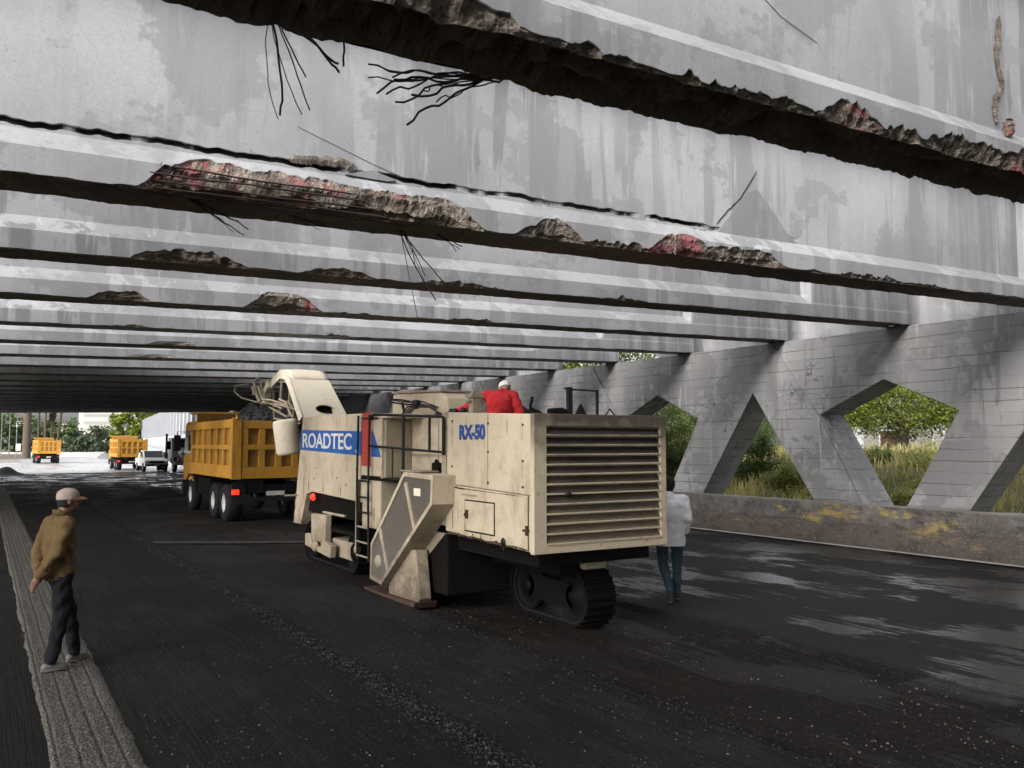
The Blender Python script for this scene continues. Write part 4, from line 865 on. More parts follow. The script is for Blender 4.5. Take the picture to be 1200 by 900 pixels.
g = MB(); g.prism([(16.62,2.72),(17.36,3.44),(17.9,3.66),(18.4,3.56),(18.5,2.9),(17.6,2.5)], 5.50, 6.04, 'x'); g.build('hood_shade_block', BLACKM, hd)  # solid black block standing in for the shade inside the hood
fr = MB()
for a, b in (((5.36,17.35,3.48),(5.36,18.6,3.55)),((5.36,18.6,3.55),(5.36,18.5,2.75)),((5.36,18.5,2.75),(5.36,16.7,2.60)),((5.34,17.9,3.65),(5.30,17.9,2.85)),((5.34,17.35,3.48),(5.32,17.3,2.75)),((5.36,16.65,2.85),(5.2,17.9,3.05)),((5.28,17.3,2.75),(5.25,18.5,3.0)),((5.2,18.9,3.6),(5.2,18.9,3.05)),((5.2,18.9,3.55),(5.36,18.5,3.62))): fr.bar(a, b, .035, .035)
fr.build('hood_frame', BEIGED, mm)
for P, r_, n_ in (([(5.3,17.5,3.0),(5.2,18.2,3.05),(5.0,18.6,3.10),(4.75,18.9,3.2),(4.62,19.0,3.34),(4.66,19.0,3.46),(4.9,18.9,3.5)], .022, 7),
    ([(5.3,17.3,2.98),(5.15,18.0,3.12),(5.05,18.3,3.14),(5.0,18.5,3.45)], .028, 7),
    ([(5.2,17.4,2.92),(5.2,17.9,3.0),(5.15,18.4,3.1),(5.08,18.6,3.5)], .024, 7),
    ([(5.28,16.9,2.72),(5.30,17.2,2.85),(5.28,17.4,3.05),(5.2,17.6,3.12)], .035, 8),
    ([(5.34,17.0,2.70),(5.36,17.2,2.95),(5.3,17.35,3.08)], .02, 7),
    ([(5.05,18.5,3.1),(5.02,18.7,3.3),(5.0,18.8,3.55),(5.1,18.8,3.62)], .05, 8),
    ([(5.0,18.7,3.25),(4.98,18.8,3.45)], .06, 10))[:7]:
    g = MB(); g.tube(P, r_*.85, n_); g.build('hydraulic_line', BEIGED, mm)
g = MB(); ax = Vector((.10,-.02,-.70)).normalized(); g.lathe([(0,-.03),(.14,-.03),(.23,-.01),(.25,.03),(.25,.62),(.23,.67),(.14,.69),(0,.69)], (5.15,17.0,2.66), ax, 28); cn_ = g.build('dust_canister', CREAM, mm)
# ---------------------------------------------------------------- lorries and cars
def wheel(root, x, y, r, w, side, rimmat=GREYP):
    """side -1: hub cap towards -X"""
    g = MB(); s = side
    g.lathe([(r*.55,-w/2),(r*.80,-w/2),(r*.93,-w*.46),(r,-w*.36),(r,w*.36),(r*.93,w*.46),(r*.80,w/2),(r*.55,w/2),(r*.55,-w/2)], (x,y,r), (1,0,0), 32); t = g.build('wheel', RUBBER, root, local=True)
    h = MB(); h.lathe([(0,s*w*.30),(r*.16,s*w*.30),(r*.2,s*w*.16),(r*.36,s*w*.10),(r*.48,s*w*.30),(r*.56,s*w*.46),(r*.58,s*w*.40),(r*.58,-s*w*.3),(0,-s*w*.3)], (x,y,r), (1,0,0), 26)
    for k in range(8): h.lathe([(0,s*w*.22),(r*.03,s*w*.22),(r*.03,s*w*.08)], (x,y+r*.28*math.cos(k*math.pi/4),r+r*.28*math.sin(k*math.pi/4)), (1,0,0), 6)
    h.build('rim', rimmat, t, local=True); return t
def tipper(label, loc, load=True):
    """heads towards +Y; the origin is under the rear of the tipping body"""
    t = empty('dump_truck', loc, label, 'dump truck', 'yellow dump trucks'); O = Vector(loc)
    P = lambda name, g, m, par=None, bev=0: g.build(name, m, par or t, bev=bev, local=True)
    W2 = 1.18; zb, zt, L = 1.33, 2.86, 5.4
    tp = .09
    bd = MB()
    bd.box(-W2+.09, W2-.09, .1, L, zb, zb+.08)                                      # floor
    for s in (-1, 1): bd.box(s*W2-.05 if s < 0 else W2-.05, s*W2+.05 if s < 0 else W2+.05, .06, L, zb, zt)
    bd.box(-W2+.06, W2-.06, .02, .10, zb, zt-.05); bd.box(-W2+.06, W2-.06, L-.02, L+.06, zb, zt+.35)
    body = P('tipping_body', bd, YELLIN)
    for s in (-1, 1):                                                                # side grid: rails and posts
        g = MB(); x0, x1 = (s*(W2+.05), s*(W2+.13)) if s > 0 else (-(W2+.13), -(W2+.05))
        for (za, zc) in ((zb-.10, zb+.26),(zb+.70, zb+.84),(zt-.22, zt+.02)): g.box(x0, x1, .0, L+.02, za, zc)
        for k in range(7):
            y = .0+(L-.16)*k/6; wd = .24 if k in (0,6) else .17
            for (za, zc) in ((zb+.26, zb+.70),(zb+.84, zt-.22)): g.box(x0+.004*(s>0), x1-.004, y+(.0 if k else 0), y+wd, za+.0005, zc-.0005)
        P('side_frame', g, YELLOW, body, .012)
    g = MB()
    for (za, zc) in ((zb-.10, zb+.22),(zb+.70, zb+.84),(zt-.24, zt-.02)): g.box(-W2+.14, W2-.14, -.07, .02, za, zc)
    for k in range(5):
        x = -W2+.14+(2*W2-.28-.18)*k/4
        for (za, zc) in ((zb+.22, zb+.70),(zb+.84, zt-.24)): g.box(x, x+.18, -.068, .018, za+.0005, zc-.0005)
    P('tailgate', g, YELLOW, body, .012)
    for s in (-1, 1):
        g = MB(); g.box(s*W2-.13, s*W2+.13, -.10, .0, zb-.12, zt+.06); g.tube([(s*(W2+.02),-.12,zt+.02),(s*(W2+.02),-.12,zt+.14)], .035, 8); P('corner_post', g, YELLOW, body, .015)
    g = MB(); g.prism([(L-.02,zt+.02),(L+.06,zt+.35),(L+.10,zt+.40),(L+1.2,zt+.40),(L+1.2,zt+.34),(L+.12,zt+.33),(L+.06,zt+.02)], -W2+.05, W2-.05, 'x'); P('cab_guard', g, YELLOW, body, .01)
    g = MB(); g.box(-.42,-.30,.25,8.0,.85,1.18); g.box(.30,.42,.25,8.0,.85,1.18); g.box(-.9,.9,.28,.42,.8,1.05); g.box(-1.1,1.1,.35,5.2,1.19,1.24); P('chassis', g, BLACKM, None, .01)
    for s in (-1, 1):
        g = MB(); x0, x1 = sorted((s*.85, s*1.22)); g.box(x0, x1, .22, .30, .52, 1.12); P('mudflap', g, RUBBER)
        g = MB(); x0, x1 = sorted((s*1.02, s*1.22)); g.box(x0, x1, .17, .22, .78, .92); P('tail_light', g, LAMPR if s < 0 else RED, None, .01)
        for y in (1.0, 2.36, 5.9): wheel(t, s*(1.03 if y < 4 else 1.05), y, .52, .30 if y > 4 else .46, s)
    g = MB(); g.box(-1.2,1.2,3.1,4.7,.62,1.15); P('fuel_tank', g, GREASE_SHADE, None, .04)
    g = MB(); g.box(-.9,.9,.10,.20,.58,.70); P('bumper_bar', g, BLACKM)
    g = MB(); g.box(-.26,.26,.185,.21,.74,.86); P('number_plate', g, WHITEL)
    cab = MB(); cab.prism([(L+.22,.95),(L+1.85,.95),(L+1.95,1.75),(L+1.65,2.85),(L+1.5,2.95),(L+.35,2.95),(L+.22,2.8)], -1.17, 1.17, 'x'); c = P('cab', cab, YELLOW, None, .05)
    for s in (-1, 1):
        g = MB(); x0, x1 = sorted((s*1.165, s*1.182)); g.prism([(L+.65,1.85),(L+1.72,1.85),(L+1.50,2.65),(L+.65,2.65)], x0, x1, 'x'); P('window', g, GLASS, c)
        g = MB(); g.tube([(s*1.15,L+1.7,2.6),(s*1.42,L+1.75,2.62),(s*1.42,L+1.75,1.85),(s*1.15,L+1.7,1.85)], .018, 6); g.box(s*1.42-.11, s*1.42+.11, L+1.70, L+1.77, 1.95, 2.5); P('mirror', g, BLACKM, c, .01)
        g = MB(); g.prism([(L-.35,.55),(L-.2,1.0),(L+.2,1.2),(L+.85,1.2),(L+1.2,1.0),(L+1.3,.55),(L+1.24,.55),(L+1.12,.95),(L+.8,1.13),(L+.2,1.13),(L-.13,.95),(L-.28,.55)], *sorted((s*.85, s*1.2)), 'x'); P('mudguard', g, BLACKM, c)
    g = MB(); g.box(-1.2,1.2,L+1.8,L+1.98,.45,.95); P('front_bumper', g, BLACKM, c, .03)
    g = MB(); g.box(-1.05,1.05,L+1.79,L+1.80,1.85,2.4)
    return t
main = tipper('large yellow dump truck being loaded in front of the milling machine', (7.15, 24.2, 0))
far1 = tipper('small distant orange dump truck beside the white wall, a man at its rear', (10.75, 78.2, -.03)); far1.scale = (.9,.9,.9)
far2 = tipper('most distant orange dump truck, driving away alone below the palms', (6.4, 110., -.03)); far2.scale = (.9,.9,.9); far2.rotation_euler.z = R(3)
# heap of milled asphalt in the near truck
LOADM = plain('milled_asphalt_heap', (.020,.0195,.020), .8, .6, 14, bumpk=.8)
g = MB(); rows = []
for i in range(41):
    y = 24.32+5.1*i/40; row = []
    for j in range(27):
        x = 6.03+2.24*j/26; e = max(0, 1-max(abs((x-7.15)/1.12), abs((y-26.7)/2.55))**2.2)
        row.append((x, y, 2.55+.75*math.exp(-((x-7.0)/.75)**2-((y-25.6)/1.2)**2)*e**.5+.22*e**.4+.07*fbm(x*5, y*5, 2)+.05*fbm(x*12, y*12, 7)))
    rows.append(row)
g.grid(rows, smooth=False); rs = random.Random(5)
for i in range(500):
    a, b = rs.gauss(0, .5), rs.gauss(0, .8); x, y = 7.0+a, 25.6+b
    if 6.1 < x < 8.2 and 24.4 < y < 28: e = max(0, 1-max(abs((x-7.15)/1.12), abs((y-26.7)/2.55))**2.2); pebble(x, y, 2.55+.75*math.exp(-((x-7.0)/.75)**2-((y-25.6)/1.2)**2)*e**.5+.22*e**.4, rs.uniform(.02,.055), 0)
tag(g.build('asphalt_load', LOADM, fix=(7.15,26,2.5), recalc=False), 'dark heap of milled asphalt rising above the yellow truck bed', 'asphalt load')
g = MB(); rows = [[(-.3+i*.22, 69+j*.22, max(-.02, .62*math.exp(-(((-.3+i*.22-1.5)/.75)**2+((69+j*.22-71)/.8)**2))-.04+.05*fbm(i*.5, j*.5, 1))) for i in range(18)] for j in range(19)]
g.grid(rows, smooth=False); tag(g.build('asphalt_mound', LOADM, fix=(1.5,71,0), recalc=False), 'low dark mound of loose asphalt at the left mouth of the underpass', 'mound')

def pickup(loc):
    t = empty('pickup_truck', loc, 'white pickup parked facing the viewer beside the grey lorry', 'pickup'); P = lambda n, g, m, par=None, bev=0: g.build(n, m, par or t, bev=bev, local=True)
    g = MB(); g.prism([(0,.45),(.02,.85),(.15,.98),(1.25,1.06),(5.0,1.06),(5.0,.5),(4.4,.42),(.6,.42)], -.88, .88, 'x'); b = P('body', g, WHITEP, None, .05)
    g = MB(); g.prism([(1.25,1.05),(1.95,1.66),(3.0,1.68),(3.25,1.05)], -.78, .78, 'x'); c = P('cab', g, WHITEP, b, .06)
    g = MB(); g.bar((0,1.32,1.13),(0,1.90,1.63),1.36,.02); P('windscreen', g, GLASS, c)
    for s in (-1, 1):
        g = MB(); g.prism([(1.55,1.12),(2.0,1.58),(2.9,1.6),(3.0,1.12)], *sorted((s*.775, s*.79)), 'x'); P('window', g, GLASS, c)
        g = MB(); g.box(*sorted((s*.58, s*.84)), -.015, .03, .70, .86); P('headlight', g, WHITEL, b, .01)
        g = MB(); g.box(*sorted((s*.86, s*1.02)), 1.45, 1.53, 1.10, 1.25); P('mirror', g, WHITEP, b, .02)
        for y in (.85, 4.0): wheel(t, s*.80, y, .36, .24, s)
    g = MB(); g.box(-.55,.55,-.02,.03,.68,.86); P('grille', g, BLACKM, b); g = MB(); g.box(-.86,.86,-.08,.06,.44,.60); P('bumper', g, BLACKM, b, .02)
    g = MB(); g.box(-.2,.2,-.095,-.08,.48,.58); P('number_plate', g, WHITEL, b)
pickup((11.75, 72.4, -.02))
def lorry(loc):
    t = empty('grey_lorry', loc, 'grey long-nosed lorry with dark fenders, half hidden by the loaded truck', 'lorry'); P = lambda n, g, m, par=None, bev=0: g.build(n, m, par or t, bev=bev, local=True)
    g = MB(); g.prism([(.1,1.0),(.2,1.55),(1.7,1.85),(1.7,.9),(.1,.8)], -.62, .62, 'x'); P('bonnet', g, GREYP, None, .08)
    g = MB(); g.prism([(1.7,.85),(1.7,1.85),(2.0,2.65),(3.3,2.7),(3.4,.85)], -1.05, 1.05, 'x'); c = P('cab', g, GREYP, None, .06)
    g = MB(); g.bar((0,1.715,1.92),(0,1.96,2.56),1.7,.02); P('windscreen', g, GLASS, c)
    g = MB(); g.box(-.5,.5,.06,.11,.95,1.5); P('grille', g, BLACKM); g = MB(); g.box(-1.15,1.15,-.12,.05,.55,.85); P('bumper', g, CHROME, None, .03)
    for s in (-1, 1):
        g = MB(); g.prism([(.05,.8),(.2,1.15),(.6,1.32),(1.2,1.3),(1.7,.95),(1.7,.7),(.1,.6)], *sorted((s*.64, s*1.18)), 'x'); P('fender', g, BLACKM, None, .05)
        g = MB(); g.tube([(s*1.15,3.45,.9),(s*1.15,3.45,3.0)], .09, 12); P('exhaust_stack', g, BLACKM)
        g = MB(); g.lathe([(0,-.04),(.10,-.04),(.12,.02),(0,.03)], (s*.85,.02,1.0), (0,1,0), 12); P('headlight', g, WHITEL)
        g = MB(); g.box(*sorted((s*1.1, s*1.42)), 1.85, 1.92, 1.75, 2.4); P('mirror', g, BLACKM, c)
        for y in (.8, 5.2, 6.5): wheel(t, s*.98, y, .5, .3, s)
    g = MB(); g.box(-1.1,1.1,3.55,8.2,.98,1.5); P('load_bed', g, BLACKM, None, .03)
    g = MB(); g.box(-.45,.45,.2,8,.75,.95); P('chassis', g, BLACKM)
lorry((13.7, 69.6, 0))
# ---------------------------------------------------------------- people
def blob(prims, vox=.010, smooth=3, wrinkle=0., seed=0, wsc=14, hem=None):
    """one continuous skin around capsules (p0,r0,p1,r1) and ellipsoids ('e',centre,(rx,ry,rz))"""
    bm = bmesh.new()
    for q in prims:
        if q[0] == 'e':
            M = Matrix.Translation(Vector(q[1])) @ (q[3].to_4x4() if len(q) > 3 else Matrix()) @ Matrix.Diagonal((*q[2],1))
            bmesh.ops.create_icosphere(bm, subdivisions=3, radius=1, matrix=M)
        else:
            a, r0, b, r1 = Vector(q[0]), q[1], Vector(q[2]), q[3]; d = b-a; L = d.length
            rot = d.to_track_quat('Z','Y').to_matrix().to_4x4() if L > 1e-6 else Matrix()
            rings = []; n = 14
            prof = [(r0*math.cos(t), -r0*math.sin(t)) for t in (1.45,1.0,.5,0)]+[(r1*math.cos(t), L+r1*math.sin(t)) for t in (0,.5,1.0,1.45)]
            M = Matrix.Translation(a) @ rot
            for r, z in prof: rings.append([bm.verts.new(M @ Vector((r*math.cos(2*math.pi*j/n), r*math.sin(2*math.pi*j/n), z))) for j in range(n)])
            for u, v in zip(rings, rings[1:]):
                for j in range(n): bm.faces.new((u[j],u[(j+1)%n],v[(j+1)%n],v[j]))
            bm.faces.new(rings[0][::-1]); bm.faces.new(rings[-1])
    me = bpy.data.meshes.new('tmp'); bm.to_mesh(me); bm.free(); o = bpy.data.objects.new('tmp', me); COL.objects.link(o)
    m = o.modifiers.new('r','REMESH'); m.mode = 'VOXEL'; m.voxel_size = vox
    m = o.modifiers.new('s','SMOOTH'); m.factor = .5; m.iterations = smooth
    out = eval_mesh(o); bpy.data.objects.remove(o)
    if hem is not None:
        for v in out.vertices: v.co.z = max(v.co.z, hem)
        out.update()
    if wrinkle:
        nr = [v.normal.copy() for v in out.vertices]
        for v, k in zip(out.vertices, nr):
            p = v.co; w = fbm(p.x*wsc+seed, p.y*wsc, p.z*wsc*.75, 3)+.6*math.sin(p.z*38+6*fbm(p.x*5, p.y*5, seed, 2)); v.co = p+V((k.x,k.y,k.z if hem is None or p.z > hem+.03 else 0))*w*wrinkle*(1 if hem is None else .35+.65*sstep(hem, hem+.08, p.z))
    for p in out.polygons: p.use_smooth = True
    return out
def mesh_obj(name, me, mat, parent):
    me.name = name; me.materials.clear(); me.materials.append(mat); o = bpy.data.objects.new(name, me); COL.objects.link(o); o.parent = parent; return o
V = Vector
def finger(a, dirs, L, r):
    o = []; p = V(a)
    for d, l in zip(dirs, L): q = p+V(d).normalized()*l; o.append((tuple(p), r, tuple(q), r*.88)); p = q; r *= .9
    return o
def hand(wrist, fwd, palm_n, thumb_dir, curl=.35, s=1.):
    """palm plus four unequal curled fingers and a thumb leaving the side of the palm"""
    f = V(fwd).normalized(); n = V(palm_n).normalized(); t = V(thumb_dir); t = (t-f*t.dot(f)-n*t.dot(n)).normalized(); w = V(wrist)
    o = [(tuple(w), .026*s, tuple(w+f*.05*s), .030*s)]
    for k in (-1,0,1): o.append((tuple(w+f*.02*s+t*.020*k*s), .017*s, tuple(w+f*.085*s+t*.025*k*s), .014*s))
    for k, l in ((-1.5,.72),(-.5,.95),(.5,1.0),(1.5,.9)):
        base = w+f*.088*s-t*.0195*k*s*-1
        ds = []; 
        for q in (curl*.5, curl*1.3, curl*2.2): ds.append(f*math.cos(q)+n*math.sin(q)+t*.05*k)
        o += finger(base, ds, [.042*l*s,.028*l*s,.022*l*s], .0092*s)
    tb = w+f*.03*s+t*.028*s
    o += finger(tb, [t*.8+f*.6+n*.25, t*.35+f+n*.35, f+n*.5], [.040*s,.032*s,.026*s], .0115*s)
    return o
def head(c, fw, up=V((0,0,1)), s=1.):
    """c: centre of the skull; fw: facing"""
    f = V(fw).normalized(); u = (up-f*up.dot(f)).normalized(); r = f.cross(u); c = V(c)
    Rm = Matrix((r, f, u)).transposed()
    o = [('e', c+u*.02*s, (.076*s,.095*s,.095*s), Rm), ('e', c+f*.022*s-u*.045*s, (.062*s,.075*s,.075*s), Rm), (tuple(c+f*.06*s-u*.085*s), .030*s, tuple(c+f*.05*s-u*.085*s), .030*s)]
    o += [(tuple(c+f*.090*s+u*.012*s), .010*s, tuple(c+f*.112*s-u*.022*s), .015*s), (tuple(c+f*.085*s+u*.025*s-r*.045*s), .012*s, tuple(c+f*.085*s+u*.025*s+r*.045*s), .012*s), (tuple(c+f*.090*s-u*.058*s-r*.02*s), .010*s, tuple(c+f*.090*s-u*.058*s+r*.02*s), .010*s)]
    for q in (-1,1): o.append(('e', c+r*q*.078*s-u*.008*s-f*.008*s, (.011*s,.020*s,.033*s), Rm)); o.append((tuple(c+f*.075*s-u*.02*s+r*q*.035*s), .020*s, tuple(c+f*.06*s-u*.03*s+r*q*.045*s), .022*s))
    return o
def eyes(c, fw, par, s=1.):
    f = V(fw).normalized(); u = V((0,0,1)); u = (u-f*u.dot(f)).normalized(); r = f.cross(u)
    for q in (-1,1):
        g = MB(); g.lathe([(0,-.008),(.007,-.005),(.008,0)], V(c)+f*.093*s+r*q*.030*s, -f, 10); g.build('eye', GLASS, par, local=True)
def cap(c, fw, crown, brim, par, s=1., up=V((0,0,1))):
    f = V(fw).normalized(); u = (up-f*up.dot(f)).normalized(); r = f.cross(u); c = V(c)+u*.03*s
    g = MB(); rows = []
    for i in range(9):
        a = i/8*math.pi/2; k = math.cos(a); rows.append([c+f*math.cos(b)*.106*k*s+r*math.sin(b)*.088*k*s+u*(.018+.080*math.sin(a)**.8)*s for b in [2*math.pi*j/28 for j in range(28)]])
    g.grid([[c+f*math.cos(b)*.107*s+r*math.sin(b)*.089*s-u*.012*s for b in [2*math.pi*j/28 for j in range(28)]]]+rows, close=True); o = g.build('cap', crown, par, local=True)
    b = MB(); top = []
    for i in range(5):
        k = i/4; top.append([c+f*(.088+.085*k*math.cos(a)**.6)*math.cos(a)*1.1*s+r*math.sin(a)*(.088-.006*k)*s+u*(.010-.028*k*k-.012*abs(math.sin(a)))*s for a in [-1.35+2.7*j/14 for j in range(15)]])
    b.grid(top); q = b.build('cap_brim', brim, o, local=True); sm = q.modifiers.new('solid','SOLIDIFY'); sm.thickness = .006
    return o
SKIN = plain('brown_skin', (.155,.075,.045), .55, .25, 12); SKINR = plain('tan_skin', (.36,.18,.115), .55, .25, 12); HAIR = plain('black_hair', (.006,.0055,.005), .95, .4, 60)
OCHRE = cloth('ochre_work_jacket', (.098,.064,.027)); NAVY = cloth('dark_navy_trousers', (.006,.0065,.010)); JEANS = cloth('blue_grey_jeans', (.035,.055,.072)); WSHIRT = cloth('white_shirt_cloth', (.80,.78,.83)); REDC = cloth('red_jacket_cloth', (.50,.028,.035))
CAPM = cloth('faded_pink_cap', (.34,.27,.235)); BRIM = cloth('orange_cap_brim', (.40,.20,.12)); CAPW = cloth('white_cap', (.75,.74,.72)); SHOE = plain('dusty_pale_shoes', (.11,.10,.088), .7, .4, 20); SHOED = plain('dark_shoes', (.014,.013,.013), .6, .4, 20); SOLE = plain('shoe_sole', (.10,.09,.08), .8, .3)
def shoe(a, fw, mat, par, s=1.):
    f = V(fw).normalized(); f.z = 0; f.normalize(); a = V((a[0],a[1],0)); r = V((f.y,-f.x,0))
    me = blob([(tuple(a-f*.055+V((0,0,.045))), .043, tuple(a+f*.03+V((0,0,.042))), .043), (tuple(a+f*.03+V((0,0,.040))), .042, tuple(a+f*.135+V((0,0,.032))), .036), (tuple(a+V((0,0,.05))), .046, tuple(a+V((0,0,.10))), .046)], .009, 2)
    for v in me.vertices: v.co = V(((v.co.x-a.x)*s+a.x, (v.co.y-a.y)*s+a.y, max(v.co.z*s, .012)))
    o = mesh_obj('shoe', me, mat, par)
    g = MB(); ring = [a+f*(.04+.145*math.cos(t))*s+r*.048*s*math.sin(t)*(1+.12*math.cos(t)) for t in [2*math.pi*i/26 for i in range(26)]]
    g.add([(p.x,p.y,.001) for p in ring]+[(p.x,p.y,.026) for p in ring], [tuple(range(26))[::-1], tuple(range(26,52))]+[(i,(i+1)%26,26+(i+1)%26,26+i) for i in range(26)], 0); g.build('sole', SOLE, o, local=True)

# the watching man on the left: local frame faces +Y, then turned
p = empty('person', (.69, 9.55, .035), 'man in ochre jacket and pinkish cap standing with his hands behind his back', 'person', 'people at the roadworks')
hL, kL, aL = V((-.09,.0,.90)), V((-.10,.14,.50)), V((-.11,.21,.09)); hR, kR, aR = V((.09,-.01,.90)), V((.10,-.02,.49)), V((.11,-.10,.09))
sL, eL, wL = V((-.18,-.02,1.385)), V((-.20,-.13,1.12)), V((-.03,-.20,.92)); sR, eR, wR = V((.18,-.02,1.385)), V((.235,-.14,1.11)), V((.07,-.235,.87))
hc = V((0,.05,1.600)); fw = V((.05,1,.02))
body = [(tuple(hL),.08,tuple(kL),.052),(tuple(kL),.052,tuple(aL),.036),(tuple(hR),.08,tuple(kR),.052),(tuple(kR),.052,tuple(aR),.036),
  ('e',(0,-.01,.95),(.15,.10,.12)),('e',(0,-.015,1.22),(.155,.10,.20)),(tuple(sL),.05,tuple(eL),.038),(tuple(eL),.036,tuple(wL),.026),(tuple(sR),.05,tuple(eR),.038),(tuple(eR),.036,tuple(wR),.026),(tuple(sL),.06,tuple(sR),.06),
  ((0,-.01,1.38),.062,(0,.03,1.55),.056)] + head(hc, fw) + hand(wR, (-.55,-.22,-.75), (.0,.9,-.1), (-.2,.4,.9), .45) + hand(wL, (.55,-.1,-.62), (0,-.5,.5), (.3,.2,.9), .75)
bo = mesh_obj('body', blob(body, .0075, 2), SKIN, p)
jk = [('e',(0,-.012,1.20),(.185,.128,.24)),(( -.075,-.015,1.30),.115,(-.08,-.01,.90),.112),((.075,-.015,1.30),.115,(.08,-.01,.90),.112),((0,-.015,1.2),.12,(0,-.012,.82),.122),(tuple(sL),.082,tuple(sR),.082),(tuple(sL),.080,tuple(eL),.066),(tuple(eL),.066,tuple(wL+(eL-wL)*.16),.050),(tuple(sR),.080,tuple(eR),.066),(tuple(eR),.066,tuple(wR+(eR-wR)*.16),.050),((0,-.015,1.42),.085,(0,.0,1.465),.070)]
me = blob(jk, .009, 2, .0105, 2, 10, hem=.835)
j = mesh_obj('jacket', me, OCHRE, p)
g = MB(); rr = [[V((.083*math.cos(a), -.012+.073*math.sin(a)-.0, z+.018*math.sin(a)*-1))*1 for a in [2*math.pi*i/24 for i in range(24)]] for z, k in ((1.455,1),(1.505,1.02))]
g.grid(rr, close=True); q = g.build('collar', OCHRE, j, local=True); sm = q.modifiers.new('solid','SOLIDIFY'); sm.thickness = .012
tr = [('e',(0,-.012,.92),(.160,.120,.12)),(tuple(hL),.098,tuple(kL),.074),(tuple(kL),.073,tuple(aL+V((0,0,.0))),.060),(tuple(hR),.098,tuple(kR),.074),(tuple(kR),.073,tuple(aR),.060)]
me = blob(tr, .010, 2, .0085, 5)
for v in me.vertices: v.co.z = max(v.co.z, .055)
mesh_obj('trousers', me, NAVY, p)
shoe(aL, (-.15,1,0), SHOE, p, .86); shoe(aR, (.15,1,0), SHOE, p, .86); eyes(hc, fw, p); cap(hc, fw, CAPM, BRIM, p)
g = MB(); rows = []
for i in range(5): rows.append([hc+V((.080*math.cos(a)*(1-.04*i), -.012+.094*math.sin(a)*(1-.05*i), .03-.022*i)) for a in [math.pi*1.02+math.pi*.96*k/16 for k in range(17)]])
g.grid(rows); q = g.build('hair', HAIR, p, local=True); sm = q.modifiers.new('solid','SOLIDIFY'); sm.thickness = .010; sm.offset = 1
p.rotation_euler.z = R(-72)

# the man in the white shirt walking away
p = empty('person', (8.32, 9.20, .01), 'man in white shirt and jeans walking away beside the milling machine', 'person', 'people at the roadworks')
hL, kL, aL = V((-.11,.0,.90)), V((-.10,.10,.50)), V((-.02,-.17,.15)); hR, kR, aR = V((.10,.0,.90)), V((.105,.10,.50)), V((.10,.10,.09))
sL, eL, wL = V((-.20,.0,1.40)), V((-.27,.02,1.12)), V((-.25,.12,.90)); sR, eR, wR = V((.20,.0,1.40)), V((.26,-.04,1.13)), V((.235,.10,.93))
hc = V((0,.06,1.60)); fw = V((0,1,-.15))
body = [(tuple(hL),.08,tuple(kL),.052),(tuple(kL),.052,tuple(aL),.036),(tuple(hR),.08,tuple(kR),.052),(tuple(kR),.052,tuple(aR),.036),
  ('e',(0,0,.95),(.15,.10,.12)),('e',(0,0,1.22),(.155,.10,.20)),(tuple(sL),.05,tuple(eL),.038),(tuple(eL),.036,tuple(wL),.026),(tuple(sR),.05,tuple(eR),.038),(tuple(eR),.036,tuple(wR),.026),(tuple(sL),.06,tuple(sR),.06),
  ((0,0,1.38),.060,(0,.035,1.55),.055)] + head(hc, fw) + hand(wR, (-.1,.25,-.95), (-1,0,0), (0,1,0), .4) + hand(wL, (.1,.25,-.95), (1,0,0), (0,1,0), .4)
mesh_obj('body', blob(body, .0085, 2), SKIN, p)
jk = [('e',(0,-.0,1.20),(.195,.135,.24)),((-.085,0,1.32),.115,(-.095,0,.76),.12),((.085,0,1.32),.115,(.095,0,.76),.12),((0,0,1.2),.125,(0,0,.72),.13),(tuple(sL),.078,tuple(sR),.078),(tuple(sL),.076,tuple(eL),.062),(tuple(eL),.062,tuple(wL+(eL-wL)*.1),.046),(tuple(sR),.076,tuple(eR),.062),(tuple(eR),.062,tuple(wR+(eR-wR)*.1),.046),((0,.0,1.42),.080,(0,.015,1.47),.066)]
me = blob(jk, .011, 3, .0060, 8, 10, hem=.755)
mesh_obj('shirt', me, WSHIRT, p)
tr = [('e',(0,0,.88),(.140,.095,.09)),(tuple(hL),.095,tuple(kL),.070),(tuple(kL),.070,tuple(aL),.056),(tuple(hR),.095,tuple(kR),.070),(tuple(kR),.070,tuple(aR),.056)]
me = blob(tr, .010, 2, .0080, 15)
for v in me.vertices: v.co.z = max(v.co.z, .05)
mesh_obj('jeans', me, JEANS, p); shoe(aL, (.2,1,0), SHOED, p); shoe(aR, (.1,1,0), SHOED, p); eyes(hc, fw, p)
mesh_obj('hair', blob([('e', tuple(hc+V((0,-.016,.030))), (.086,.100,.098)), ('e', tuple(hc+V((0,-.045,-.03))), (.070,.066,.07))], .010, 2, .003, 3, 40), HAIR, p)
p.rotation_euler.z = R(-36)

